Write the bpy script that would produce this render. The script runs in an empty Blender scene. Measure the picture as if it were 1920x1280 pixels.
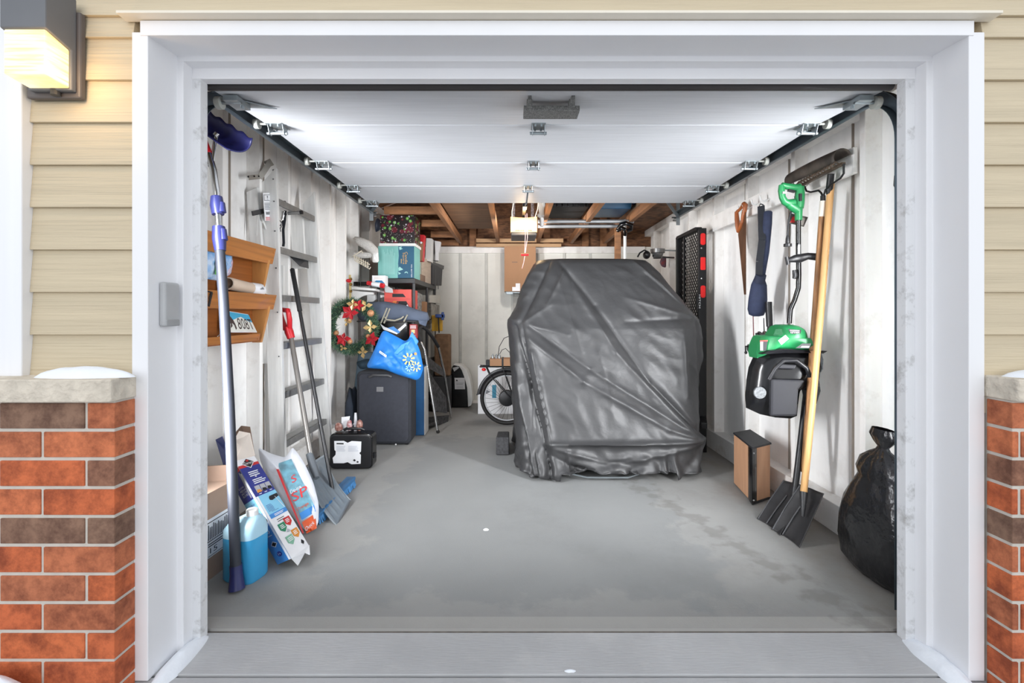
import bpy, bmesh, math, random
from mathutils import Vector as V, Matrix, noise
from math import sin, cos, pi, radians as R
random.seed(7)
SC = bpy.context.scene
COL = SC.collection
# ------------------------------------------------------------ camera, sky, sun, exposure
FL, CX, CY, CH = 880.0, 962.0, 588.0, 1.24
cam_d = bpy.data.cameras.new('camera'); cam = bpy.data.objects.new('camera', cam_d); COL.objects.link(cam)
cam_d.sensor_width = 36; cam_d.lens = FL/1920*36
cam_d.shift_x = (960-CX)/1920; cam_d.shift_y = (CY-640)/1920
cam_d.clip_start = .05
cam.location = (0, 0, CH); cam.rotation_euler = (pi/2, 0, 0)
SC.camera = cam
w = bpy.data.worlds.new('sky'); SC.world = w; w.use_nodes = True
bg = w.node_tree.nodes['Background']; bg.inputs[0].default_value = (.86, .92, 1, 1); bg.inputs[1].default_value = 1.10
sd = bpy.data.lights.new('sun', 'SUN'); sd.energy = .98; sd.angle = R(60); sd.color = (1, .975, .94)
so = bpy.data.objects.new('sun', sd); COL.objects.link(so); so.location = (-2, -5, 3)
so.rotation_euler = V((0.03, 1, -0.20)).to_track_quat('-Z', 'Y').to_euler()
# added fill lights, no fixture: inside the front wall, each side of the opening
for x_, sx, ra, en, spr in ((-1.45, .34, -46, 84, 106), (1.68, .20, 46, 80, 106)):
    ad = bpy.data.lights.new('interior_fill', 'AREA'); ad.shape = 'RECTANGLE'; ad.size = sx; ad.size_y = 1.5; ad.energy = en; ad.spread = R(spr); ad.color = (.95, .97, 1)
    ao = bpy.data.objects.new('interior_fill', ad); COL.objects.link(ao); ao.location = (x_, 1.87, 1.2); ao.rotation_euler = (pi/2, 0, R(ra))
vs = SC.view_settings
vs.view_transform = 'Standard'; vs.look = 'None'; vs.exposure = 0.0; vs.gamma = 1; vs.use_curve_mapping = False
try:
    SC.cycles.max_bounces = 10; SC.cycles.diffuse_bounces = 6
except Exception: pass
# ------------------------------------------------------------ pixel helpers (a photo pixel at a real depth)
def P(px, py, Y): return V(((px-CX)/FL*Y, Y, CH-(py-CY)/FL*Y))
def PX(px, py, X): return P(px, py, X*FL/(px-CX))
def PZ(px, py, Z=0.0): return P(px, py, (CH-Z)*FL/(py-CY))
def lin(c):
    c = c/255.0
    return c/12.92 if c <= .04045 else ((c+.055)/1.055)**2.4
def rgb(c): return (lin(c[0]), lin(c[1]), lin(c[2]), 1)
# ------------------------------------------------------------ materials
MC = {}
def pm(name, col, rough=.6, metal=0, var=.12, scale=6, st=(1,1,1), bump=.15, bs=60, col2=None, lo=.35, hi=.65,
       det=4, bst=None, emit=0, alpha=1, trans=0, coat=0, dist=.002, dirt=None, dsc=3, damt=.5, sheen=0):
    if name in MC: return MC[name]
    m = bpy.data.materials.new(name); m.use_nodes = True
    nt = m.node_tree; N = nt.nodes; L = nt.links
    b = N['Principled BSDF']
    tc = N.new('ShaderNodeTexCoord'); mp = N.new('ShaderNodeMapping'); mp.inputs['Scale'].default_value = st
    L.new(tc.outputs['Object'], mp.inputs[0])
    n1 = N.new('ShaderNodeTexNoise'); n1.inputs['Scale'].default_value = scale; n1.inputs['Detail'].default_value = det
    L.new(mp.outputs[0], n1.inputs['Vector'])
    cr = N.new('ShaderNodeValToRGB'); L.new(n1.outputs['Fac'], cr.inputs[0])
    c = rgb(col)
    a = tuple(max(0, x*(1-var)) for x in c[:3])+(1,)
    d = rgb(col2) if col2 else tuple(min(1, x*(1+var)) for x in c[:3])+(1,)
    if col2: a = c
    cr.color_ramp.elements[0].position = lo; cr.color_ramp.elements[0].color = a
    cr.color_ramp.elements[1].position = hi; cr.color_ramp.elements[1].color = d
    out = cr.outputs[0]
    if dirt:
        n3 = N.new('ShaderNodeTexNoise'); n3.inputs['Scale'].default_value = dsc; n3.inputs['Detail'].default_value = 8
        n3.inputs['Roughness'].default_value = .7
        L.new(tc.outputs['Object'], n3.inputs['Vector'])
        r3 = N.new('ShaderNodeValToRGB'); r3.color_ramp.elements[0].position = .52; r3.color_ramp.elements[1].position = .72
        r3.color_ramp.elements[1].color = (damt, damt, damt, 1)
        L.new(n3.outputs['Fac'], r3.inputs[0])
        mx = N.new('ShaderNodeMixRGB'); L.new(r3.outputs[0], mx.inputs[0]); L.new(out, mx.inputs[1]); mx.inputs[2].default_value = rgb(dirt)
        out = mx.outputs[0]
    L.new(out, b.inputs['Base Color'])
    b.inputs['Roughness'].default_value = rough; b.inputs['Metallic'].default_value = metal
    if coat: b.inputs['Coat Weight'].default_value = coat
    if trans: b.inputs['Transmission Weight'].default_value = trans
    if alpha < 1: b.inputs['Alpha'].default_value = alpha
    if sheen: b.inputs['Sheen Weight'].default_value = sheen
    if bump:
        n2 = N.new('ShaderNodeTexNoise'); n2.inputs['Scale'].default_value = bs; n2.inputs['Detail'].default_value = 3
        mp2 = N.new('ShaderNodeMapping'); mp2.inputs['Scale'].default_value = bst or st
        L.new(tc.outputs['Object'], mp2.inputs[0]); L.new(mp2.outputs[0], n2.inputs['Vector'])
        bp = N.new('ShaderNodeBump'); bp.inputs['Strength'].default_value = bump; bp.inputs['Distance'].default_value = dist
        L.new(n2.outputs['Fac'], bp.inputs['Height']); L.new(bp.outputs[0], b.inputs['Normal'])
    if emit:
        L.new(out, b.inputs['Emission Color']); b.inputs['Emission Strength'].default_value = emit
    MC[name] = m
    return m
def pl(name, col, rough=.45, **k):
    k.setdefault('var', .06); k.setdefault('bump', .05)
    return pm(name, col, rough, **k)
# ------------------------------------------------------------ mesh builder
_txt = {}
def glyphs(s):
    if s in _txt: return _txt[s]
    cu = bpy.data.curves.new('t', 'FONT'); cu.body = s; cu.resolution_u = 2
    o = bpy.data.objects.new('t', cu); COL.objects.link(o)
    bpy.context.view_layer.update()
    me = o.evaluated_get(bpy.context.evaluated_depsgraph_get()).to_mesh()
    vs_ = [(v.co.x, v.co.y) for v in me.vertices]; fs = [tuple(p.vertices) for p in me.polygons]
    x0 = min(v[0] for v in vs_); x1 = max(v[0] for v in vs_); y0 = min(v[1] for v in vs_); y1 = max(v[1] for v in vs_)
    vs_ = [((x-x0)/(x1-x0), (y-y0)/(y1-y0)) for x, y in vs_]
    bpy.data.objects.remove(o); bpy.data.curves.remove(cu)
    _txt[s] = (vs_, fs)
    return _txt[s]
def bil(q, u, v, off=0.0):
    a, b, c, d = q
    p = a*(1-u)*(1-v)+b*u*(1-v)+c*u*v+d*(1-u)*v
    if off:
        n = (b-a).cross(d-a).normalized()
        p = p+n*off
    return p
def frame(ax, ref=None):
    ax = ax.normalized()
    r = ref if ref else (V((0,0,1)) if abs(ax.z) < .9 else V((1,0,0)))
    u = (r-ax*r.dot(ax)).normalized()
    return u, ax.cross(u), ax
class MB:
    def __init__(s): s.v = []; s.f = []; s.m = []
    def add(s, vs_, fs, mi=0):
        o = len(s.v); s.v += [V(p) for p in vs_]; s.f += [tuple(i+o for i in f) for f in fs]; s.m += [mi]*len(fs); return s
    def hexa(s, p, mi=0):   # p: 4 bottom ccw, 4 top
        return s.add(p, [(3,2,1,0),(4,5,6,7),(0,1,5,4),(1,2,6,5),(2,3,7,6),(3,0,4,7)], mi)
    def box(s, x0, x1, y0, y1, z0, z1, mi=0):
        return s.hexa([(x0,y0,z0),(x1,y0,z0),(x1,y1,z0),(x0,y1,z0),(x0,y0,z1),(x1,y0,z1),(x1,y1,z1),(x0,y1,z1)], mi)
    def obox(s, c, sx, sy, sz, M=None, mi=0):
        pts = []
        for z in (-.5, .5):
            for x, y in ((-.5,-.5),(.5,-.5),(.5,.5),(-.5,.5)):
                q = V((x*sx, y*sy, z*sz)); pts.append((M @ q if M else q)+V(c))
        return s.hexa(pts, mi)
    def bar(s, a, b, w_, h_, ref=None, mi=0):
        a = V(a); b = V(b); u, v, t = frame(b-a, ref)
        c = [u*(h_/2)*i+v*(w_/2)*j for i, j in ((-1,-1),(-1,1),(1,1),(1,-1))]
        return s.hexa([a+k for k in c]+[b+k for k in c], mi)
    def prism(s, pts, vec, mi=0):
        n = len(pts); pts = [V(p) for p in pts]; vec = V(vec)
        nn = V((0,0,0))
        for i in range(n): nn += (pts[i]-pts[0]).cross(pts[(i+1) % n]-pts[0])
        if nn.dot(vec) > 0: pts = pts[::-1]
        return s.add(pts+[p+vec for p in pts], [tuple(range(n)), tuple(range(2*n-1, n-1, -1))]+[(i, n+i, n+(i+1) % n, (i+1) % n) for i in range(n)], mi)
    def tube(s, pts, r, n=10, mi=0, closed=False, caps=True, flat=1.0):
        pts = [V(p) for p in pts]; k = len(pts)
        rs = r if isinstance(r, (list, tuple)) else [r]*k
        ts = []
        for i in range(k):
            if closed: t = pts[(i+1) % k]-pts[i-1]
            else: t = pts[min(i+1, k-1)]-pts[max(i-1, 0)]
            ts.append(t.normalized())
        u, v_, _ = frame(ts[0]); vv = []
        for i in range(k):
            u = (u-ts[i]*u.dot(ts[i])).normalized(); v_ = ts[i].cross(u)
            for j in range(n):
                a = 2*pi*j/n; vv.append(pts[i]+(u*cos(a)+v_*sin(a)*flat)*rs[i])
        fs = []
        for i in range(k if closed else k-1):
            for j in range(n):
                a, b = i*n+j, i*n+(j+1) % n; c, d = ((i+1) % k)*n+(j+1) % n, ((i+1) % k)*n+j
                fs.append((a, b, c, d))
        if caps and not closed: fs += [tuple(range(n))[::-1], tuple((k-1)*n+j for j in range(n))]
        return s.add(vv, fs, mi)
    def lathe(s, o, ax, prof, n=20, mi=0, sq=(1,1), ref=None, caps=True):
        u, v_, t = frame(V(ax), ref); o = V(o); vv = []
        for r, h in prof:
            for j in range(n):
                a = 2*pi*j/n; vv.append(o+t*h+u*cos(a)*r*sq[0]+v_*sin(a)*r*sq[1])
        fs = [(i*n+j, i*n+(j+1) % n, (i+1)*n+(j+1) % n, (i+1)*n+j) for i in range(len(prof)-1) for j in range(n)]
        if caps: fs += [tuple(range(n))[::-1], tuple((len(prof)-1)*n+j for j in range(n))]
        return s.add(vv, fs, mi)
    def sphere(s, c, r, n=12, mi=0):
        if not isinstance(r, (tuple, list)): r = (r, r, r)
        c = V(c); vv = []; m = n//2+1
        for i in range(m+1):
            a = -pi/2+pi*i/m
            for j in range(n):
                b = 2*pi*j/n; vv.append(c+V((cos(a)*cos(b)*r[0], cos(a)*sin(b)*r[1], sin(a)*r[2])))
        return s.add(vv, [(i*n+j, i*n+(j+1) % n, (i+1)*n+(j+1) % n, (i+1)*n+j) for i in range(m) for j in range(n)], mi)
    def grid(s, fn, nu, nv, mi=0, wrap=False):
        vv = [V(fn(i/nu, j/nv)) for j in range(nv+1) for i in range(nu+(0 if wrap else 1))]
        k = nu if wrap else nu+1
        return s.add(vv, [(j*k+i, j*k+(i+1) % k, (j+1)*k+(i+1) % k, (j+1)*k+i) for j in range(nv) for i in range(nu)], mi)
    def dec(s, q, u0, v0, u1, v1, mi, off=.0012): return s.add([bil(q,u0,v0,off), bil(q,u1,v0,off), bil(q,u1,v1,off), bil(q,u0,v1,off)], [(0,1,2,3)], mi)
    def dpoly(s, q, pts, mi, off=.0012): return s.add([bil(q, u, v, off) for u, v in pts], [tuple(range(len(pts)))], mi)
    def dtext(s, q, t, u0, v0, u1, v1, mi, off=.002, rot=0):
        g, fs = glyphs(t)
        def mp(x, y):
            if rot == 90: x, y = 1-y, x
            elif rot == -90: x, y = y, 1-x
            elif rot == 180: x, y = 1-x, 1-y
            return bil(q, u0+(u1-u0)*x, v0+(v1-v0)*y, off)
        return s.add([mp(x, y) for x, y in g], fs, mi)
    def lines(s, q, u0, v0, u1, v1, n, mi, off=.002, fill=.45, vert=False):
        for i in range(n):
            k = random.uniform(.7, 1)
            if vert: s.dec(q, u0+(u1-u0)*i/n, v0, u0+(u1-u0)*(i+fill)/n, v0+(v1-v0)*k, mi, off)
            else: s.dec(q, u0, v0+(v1-v0)*i/n, u0+(u1-u0)*k, v0+(v1-v0)*(i+fill)/n, mi, off)
        return s
    def puff(s, pts, nrm, th, rings=7, mi=0, amp=.0, fr=8, back=True, pw=.5):
        pts = [V(p) for p in pts]; n = len(pts)
        # densify
        dp = []
        for i in range(n):
            a, b = pts[i], pts[(i+1) % n]
            for k in range(6): dp.append(a.lerp(b, k/6))
        pts = dp; n = len(pts)
        for _ in range(2): pts = [(pts[i-1]+pts[i]*2+pts[(i+1) % n])/4 for i in range(n)]
        c = sum(pts, V((0,0,0)))/n; nrm = V(nrm).normalized()
        for sgn in ((1, -1) if back else (1,)):
            vv = []; fs = []
            for r in range(rings+1):
                f = 1-r/rings*.97
                for p in pts:
                    q = c+(p-c)*f; h = th*(max(0, 1-f**2.2))**pw
                    if amp: h += amp*(noise.noise(q*fr)+.5*noise.noise(q*fr*2.3))*(1-f**3)
                    vv.append(q+nrm*sgn*h)
            for r in range(rings):
                for j in range(n):
                    a, b, c2, d = r*n+j, r*n+(j+1) % n, (r+1)*n+(j+1) % n, (r+1)*n+j
                    fs.append((a,b,c2,d) if sgn > 0 else (d,c2,b,a))
            fs.append(tuple(rings*n+j for j in range(n)))
            s.add(vv, fs, mi)
        return s
    def build(s, name, mats, parent=None, smooth=None, bevel=0, seg=2, sub=0, solid=0, weld=False):
        me = bpy.data.meshes.new(name); me.from_pydata([tuple(p) for p in s.v], [], s.f)
        if not isinstance(mats, (list, tuple)): mats = [mats]
        for m in mats: me.materials.append(m)
        for p, mi in zip(me.polygons, s.m): p.material_index = min(mi, len(mats)-1)
        if weld:
            bm = bmesh.new(); bm.from_mesh(me); bmesh.ops.remove_doubles(bm, verts=bm.verts, dist=.0004); bm.to_mesh(me); bm.free()
        me.validate()
        if smooth:
            for p in me.polygons: p.use_smooth = True
            me.set_sharp_from_angle(angle=R(smooth if smooth > 1 else 40))
        me.update()
        o = bpy.data.objects.new(name, me); COL.objects.link(o)
        if parent: o.parent = parent
        if solid:
            k = o.modifiers.new('solid', 'SOLIDIFY'); k.thickness = solid; k.offset = 0
        if bevel:
            k = o.modifiers.new('bevel', 'BEVEL'); k.width = bevel; k.segments = seg; k.limit_method = 'ANGLE'; k.angle_limit = R(40)
        if sub:
            k = o.modifiers.new('sub', 'SUBSURF'); k.levels = sub; k.render_levels = sub
        return o
def thing(name, label, cat, group=None):
    o = bpy.data.objects.new(name, None); COL.objects.link(o); o.empty_display_size = .1
    return tag(o, label, cat, group)
def tag(o, label, cat, group=None, kind=None):
    o['label'] = label; o['category'] = cat
    if group: o['group'] = group
    if kind: o['kind'] = kind
    return o
def struct(o, label=None):
    o['kind'] = 'structure'
    if label: o['label'] = label
    return o
def settle():
    """move every origin to the thing it belongs to (things: bottom centre)"""
    def meshes(o):
        r = [o] if o.type == 'MESH' else []
        for c in o.children: r += meshes(c)
        return r
    def bb(os):
        pts = [v.co for o in os for v in o.data.vertices]
        lo = V([min(p[i] for p in pts) for i in range(3)]); hi = V([max(p[i] for p in pts) for i in range(3)])
        return lo, hi
    def rec(o, base):
        if o.type == 'MESH':
            lo, hi = bb([o]); c = (lo+hi)/2
            if o.parent is None: c.z = lo.z
        else:
            lo, hi = bb(meshes(o)); c = (lo+hi)/2; c.z = lo.z
        kids = list(o.children)
        for k in kids: rec(k, c)
        if o.type == 'MESH': o.data.transform(Matrix.Translation(-c))
        o.location = c-base
    for o in [o for o in COL.objects if o.parent is None and o.type in ('MESH', 'EMPTY')]:
        if meshes(o): rec(o, V((0,0,0)))
# ------------------------------------------------------------ materials used
white_trim = pm('white_trim', (238,238,240), .5, var=.015, scale=3, bump=.08, bs=30, st=(1,1,.2))
jamb_worn = pm('jamb_worn', (226,227,229), .6, var=.02, scale=4, bump=.1, st=(1,1,.3), dirt=(140,138,134), dsc=14, damt=.7)
siding = pm('siding_tan', (203,188,160), .6, var=.05, scale=5, st=(.25,1,6), bump=.8, bs=26, bst=(.10,1,4), dist=.006)
cornerb = pm('corner_board', (240,241,244), .6, var=.02, scale=4, bump=.3, bs=22, st=(5,1,.2))
wallp = pm('wall_paint', (243,242,240), .7, var=.04, scale=7, st=(1,1.5,.25), bump=.35, bs=14, bst=(3,5,.35), dirt=(190,184,178), dsc=2.2, damt=.35)
studp = pm('stud_paint', (244,242,239), .65, var=.04, scale=6, st=(2,2,.25), bump=.25, bs=16, bst=(3,3,.3), dirt=(178,165,150), dsc=4, damt=.4)
backp = pm('back_paint', (228,227,220), .7, var=.03, scale=4, bump=.2, bs=20, dirt=(170,168,160), dsc=1.6, damt=.35)
conc = pm('concrete_slab', (144,144,142), .8, var=.08, scale=1.8, bump=.35, bs=120, det=8, dirt=(122,120,117), dsc=1.3, damt=.55)
conc2 = pm('concrete_apron', (184,184,185), .85, var=.06, scale=3, bump=.6, bs=160, bst=(.12,1,1), det=8, dirt=(205,204,202), dsc=5, damt=.4)
rawwood = pm('raw_lumber', (142,98,64), .7, var=.25, scale=5, st=(1,.3,4), bump=.2, bs=20, dirt=(84,56,38), dsc=5, damt=.6)
osb = pm('osb_board', (112,76,50), .75, var=.45, scale=26, st=(.5,.5,1.5), bump=.4, bs=40, dirt=(60,38,24), dsc=7, damt=.7)
plyw = pm('plywood', (118,86,60), .7, var=.2, scale=5, st=(.4,3,1), bump=.1, dirt=(80,56,38), dsc=5)
oak = pm('oak', (176,112,52), .4, var=.16, scale=7, st=(2,.25,7), bump=.1, bs=30, coat=.2)
oak_d = pm('oak_panel', (150,88,40), .45, var=.14, scale=7, st=(2,.25,7), bump=.1, bs=30)
oak_l = pm('oak_side', (196,138,78), .45, var=.14, scale=7, st=(3,3,.5), bump=.1, bs=30)
alu = pm('aluminium', (226,226,224), .45, metal=.12, var=.07, scale=14, st=(3,3,.3), bump=.05, bs=40)
alu_d = pm('aluminium_dull', (150,150,148), .5, metal=.6, var=.1, scale=14, bump=.1, bs=40, dirt=(110,108,104), dsc=15)
chrome = pm('chrome', (205,205,205), .2, metal=1, var=.05, bump=0)
steel = pm('galvanised', (150,158,162), .38, metal=.8, var=.12, scale=10, bump=.05)
steel_d = pm('dark_steel', (92,104,112), .4, metal=.7, var=.12, scale=8, bump=.06)
doorp = pm('door_paint', (176,178,182), .5, var=.05, scale=9, st=(.35,8,1), bump=.25, bs=30, bst=(.15,8,1))
black = pl('black_plastic', (26,26,29), .38)
black_m = pm('black_metal', (24,24,26), .42, var=.1, bump=.05, metal=.2)
blackf = pm('black_fabric', (38,40,46), .85, var=.1, scale=40, bump=.3, bs=300)
gloss_k = pm('gloss_black', (14,14,16), .18, var=.05, bump=0)
dgrey = pl('dark_grey', (62,62,64), .5)
navy = pl('navy_plastic', (38,42,92), .38)
navy_f = pm('navy_fabric', (44,52,78), .8, var=.1, scale=40, bump=.3, bs=250)
graph = pl('graphite_tube', (36,40,50), .55)
red = pl('red_plastic', (196,30,40), .35)
redl = pl('red_reflector', (232,40,40), .25)
whitep = pl('white_plastic', (228,228,226), .45)
greyp = pl('grey_plastic', (176,177,178), .5)
green = pl('green_plastic', (32,124,72), .38)
bluel = pl('washer_fluid', (60,156,206), .25, var=.05)
jugw = pl('jug_shoulder', (170,208,226), .3)
cardb = pm('cardboard', (164,124,92), .8, var=.05, scale=5, bump=.15, bs=50, st=(1,1,.4))
card_d = pm('cardboard_dark', (128,104,88), .8, var=.05, scale=5, bump=.1)
card_g = pm('cardboard_greybrown', (168,142,124), .8, var=.05, scale=5, bump=.12)
ink = pl('ink_black', (26,26,30), .6)
inkg = pl('ink_grey', (120,122,128), .6)
papr = pl('paper_white', (236,237,240), .6)
p_navy = pl('print_navy', (46,56,140), .5)
p_cyan = pl('print_cyan', (134,200,230), .5)
p_blue = pl('print_blue', (66,138,210), .5)
p_red = pl('print_red', (196,44,44), .5)
p_green = pl('print_green', (40,134,98), .5)
p_lgreen = pl('print_light_green', (134,186,160), .5)
p_orange = pl('print_orange', (224,148,62), .5)
orange = pl('orange_film', (220,92,48), .35)
snowm = pm('snow', (240,244,250), .7, var=.02, bump=.3, bs=40, dist=.01)
stone = pm('cast_stone', (214,204,188), .85, var=.10, scale=22, bump=1, bs=22, dist=.02, det=8)
mortar = pm('mortar', (206,200,190), .9, var=.06, scale=20, bump=.5, bs=120)
rubber = pl('rubber', (30,28,28), .6)
def brickmat():
    m = bpy.data.materials.new('brick'); m.use_nodes = True
    nt = m.node_tree; N = nt.nodes; L = nt.links; b = N['Principled BSDF']
    g = N.new('ShaderNodeNewGeometry'); cr = N.new('ShaderNodeValToRGB'); cr.color_ramp.interpolation = 'LINEAR'
    e = cr.color_ramp.elements
    e[0].position = 0; e[0].color = rgb((212,116,70)); e[1].position = 1; e[1].color = rgb((144,114,96))
    for p, c in ((.3, (204,106,66)), (.5, (214,124,82)), (.72, (196,118,82)), (.82, (142,112,94))):
        k = e.new(p); k.color = rgb(c)
    L.new(g.outputs['Random Per Island'], cr.inputs[0])
    tc = N.new('ShaderNodeTexCoord'); n = N.new('ShaderNodeTexNoise'); n.inputs['Scale'].default_value = 14; n.inputs['Detail'].default_value = 9; n.inputs['Roughness'].default_value = .72
    L.new(tc.outputs['Object'], n.inputs['Vector'])
    c2 = N.new('ShaderNodeValToRGB'); c2.color_ramp.elements[0].position = .36; c2.color_ramp.elements[0].color = (.42,.34,.32,1)
    c2.color_ramp.elements[1].position = .62; c2.color_ramp.elements[1].color = (1.05,1.02,.98,1)
    L.new(n.outputs['Fac'], c2.inputs[0])
    mx = N.new('ShaderNodeMixRGB'); mx.blend_type = 'MULTIPLY'; mx.inputs[0].default_value = .95
    L.new(cr.outputs[0], mx.inputs[1]); L.new(c2.outputs[0], mx.inputs[2]); L.new(mx.outputs[0], b.inputs['Base Color'])
    b.inputs['Roughness'].default_value = .85
    n2 = N.new('ShaderNodeTexNoise'); n2.inputs['Scale'].default_value = 45; n2.inputs['Detail'].default_value = 6
    L.new(tc.outputs['Object'], n2.inputs['Vector'])
    bp = N.new('ShaderNodeBump'); bp.inputs['Strength'].default_value = .7; bp.inputs['Distance'].default_value = .004
    L.new(n2.outputs['Fac'], bp.inputs['Height']); L.new(bp.outputs[0], b.inputs['Normal'])
    return m
brick = brickmat()

# ============================================================ STRUCTURE
XL, XR, YB = -1.70, 1.83, 6.53          # stud faces, back wall
# floor slab and apron
m = MB(); m.box(-2.05, 2.05, 1.85, 6.7, -.15, 0)
fl = struct(m.build('floor', conc), 'smooth grey concrete garage floor')
nt = conc.node_tree; N = nt.nodes; L = nt.links; bs_ = N['Principled BSDF']
src = bs_.inputs['Base Color'].links[0].from_socket
geo = N.new('ShaderNodeNewGeometry'); sep = N.new('ShaderNodeSeparateXYZ'); L.new(geo.outputs['Position'], sep.inputs[0])
nz = N.new('ShaderNodeTexNoise'); nz.inputs['Scale'].default_value = 3.2; nz.inputs['Detail'].default_value = 10; nz.inputs['Roughness'].default_value = .62; L.new(geo.outputs['Position'], nz.inputs['Vector'])
def mth(op, a, b):
    n = N.new('ShaderNodeMath'); n.operation = op
    for i, x in enumerate((a, b)):
        if isinstance(x, (int, float)): n.inputs[i].default_value = x
        else: L.new(x, n.inputs[i])
    return n.outputs[0]
def stain(prev, expr, lo, hi, col, amt):
    mr = N.new('ShaderNodeMapRange'); mr.inputs['From Min'].default_value = lo; mr.inputs['From Max'].default_value = hi; mr.inputs['To Max'].default_value = amt; L.new(expr, mr.inputs['Value'])
    x = N.new('ShaderNodeMixRGB'); L.new(mr.outputs[0], x.inputs[0]); L.new(prev, x.inputs[1]); x.inputs[2].default_value = rgb(col); return x.outputs[0]
nn_ = mth('MULTIPLY', mth('SUBTRACT', nz.outputs['Fac'], .5), 1.6)
# old wet patch in the middle of the floor, ending near the front edge
dy = mth('SUBTRACT', 1.35, mth('ABSOLUTE', mth('SUBTRACT', sep.outputs['Y'], 3.38), 0)); dx = mth('SUBTRACT', .95, mth('ABSOLUTE', mth('SUBTRACT', sep.outputs['X'], .05), 0))
e1 = mth('ADD', mth('MINIMUM', dy, dx), mth('MULTIPLY', nn_, .55))
o_ = stain(src, e1, -.02, .05, (118,122,124), .40)
# clean strip left by the door seal, dirt streaks on the right
e2 = mth('SUBTRACT', 1.925, sep.outputs['Y']); o_ = stain(o_, e2, 0, .006, (176,173,168), .5)
nz2 = N.new('ShaderNodeTexNoise'); nz2.inputs['Scale'].default_value = 11; nz2.inputs['Detail'].default_value = 8; L.new(geo.outputs['Position'], nz2.inputs['Vector'])
line = mth('ABSOLUTE', mth('SUBTRACT', mth('ADD', sep.outputs['X'], mth('MULTIPLY', sep.outputs['Y'], .35)), 2.08), 0)
e3 = mth('SUBTRACT', mth('MULTIPLY', nz2.outputs['Fac'], 1.0), mth('ADD', mth('MULTIPLY', line, 1.6), .36)); o_ = stain(o_, e3, 0, .16, (96,93,88), .38)
edge = mth('SUBTRACT', mth('ABSOLUTE', sep.outputs['X'], 0), 1.42); e4 = mth('ADD', edge, mth('MULTIPLY', nn_, .5)); o_ = stain(o_, e4, 0, .35, (116,106,96), .6)
L.new(o_, bs_.inputs['Base Color'])
m = MB(); m.box(-6, 6, 1.63, 1.846, -.2, -.012); m.box(-6, 6, -8, 1.622, -.2, -.016)
struct(m.build('driveway', conc2, bevel=.003), 'broom finished concrete driveway')
m = MB(); m.box(-1.25, 1.55, 1.843, 1.853, -.1, -.012)
struct(m.build('expansion_joint', pm('joint_dark', (98,88,80), .9, var=.3, scale=30)), 'dark joint between floor and driveway')
def side_wall(name, xs, sgn, ys, lab, zt):
    # sheet behind studs, curb, plates
    xo = xs+sgn*.09
    m = MB(); m.box(min(xo, xo+sgn*.05), max(xo, xo+sgn*.05), 1.8, YB+.1, 0, zt+.08)
    # shallow grooves of the panel
    wl = struct(m.build(name, wallp), lab)
    for y in ys:
        m = MB(); m.box(min(xs, xo), max(xs, xo), y, y+.04, .16, zt); m.build('stud', studp, wl, bevel=.003)
        m = MB(); m.box(min(xo, xo-sgn*.012), max(xo, xo-sgn*.012), y+.2, y+.206, .16, zt); m.build('panel_groove', pl('groove', (150,140,130), .8), wl)
    m = MB(); m.box(min(xs, xo), max(xs, xo), 1.8, YB, zt, zt+.08); m.build('top_plate', studp, wl, bevel=.003)
    m = MB(); m.box(min(xs-sgn*.012, xo), max(xs-sgn*.012, xo), 1.83, YB, 0, .165); m.build('baseboard_curb', pm('curb_paint', (232,230,227), .7, var=.05, scale=5, bump=.5, bs=30, dirt=(170,150,128), dsc=3, damt=.7), wl, bevel=.004)
    return wl
wall_left = side_wall('wall_left', XL, -1, [5.95-.40*i for i in range(10)], 'white painted left wall with exposed studs', 2.52)
wall_right = side_wall('wall_right', XR, 1, [6.10-.61*i for i in range(7)], 'white painted right wall with exposed studs', 2.31)
m = MB(); m.box(-2, 2, YB, YB+.1, 0, 2.17)
wall_back = struct(m.build('wall_back', backp), 'pale panelled back wall')
for i in range(9):
    x = -.73+.36*(i-3)
    m = MB(); m.box(x-.017, x+.017, YB-.018, YB+.01, .1, 2.08); m.build('batten', pm('batten', (198,198,192), .7), wall_back, bevel=.002)
m = MB(); m.box(-1.82, 1.83, YB-.03, YB, 2.08, 2.17); m.build('top_plate', studp, wall_back, bevel=.003)
m = MB(); m.box(-1.82, 1.83, YB-.02, YB, 0, .03); m.build('bottom_strip', studp, wall_back)
m = MB(); m.prism([(-2.1,YB+.01,2.16),(2.1,YB+.01,2.16),(2.1,YB+.01,2.6),(0,YB+.01,3.4),(-2.1,YB+.01,2.6)], (0,.05,0))
struct(m.build('wall_gable', osb), 'brown strand board gable above the back wall')
# roof deck (two slopes) with rafters
m = MB()
for s in (-1, 1):
    m.prism([(s*2.15,1.5,2.62),(0,1.5,3.43),(0,6.75,3.43),(s*2.15,6.75,2.62)], (0,0,.05))
roof = struct(m.build('ceiling', osb), 'open attic underside of the strand board roof')
for s in (-1, 1):
    for i in range(8):
        y = 2.0+i*.61
        m = MB(); m.bar((s*2.1, y, 2.585), (0, y, 3.37), .04, .09, V((0,0,1))); m.build('rafter', rawwood, roof)
# strand board soffit strip by the right eave with pale edge board
m = MB(); m.prism([(1.30,2.2,2.40),(1.31,2.2,2.42),(1.93,2.2,2.42),(1.93,2.2,2.395)], (0,4.3,0)); m.build('eave_panel', osb, roof)
m = MB(); m.box(1.295, 1.31, 3.0, 6.3, 2.345, 2.40); m.build('edge_strip', pm('pale_strip', (196,160,128), .7), roof)
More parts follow.
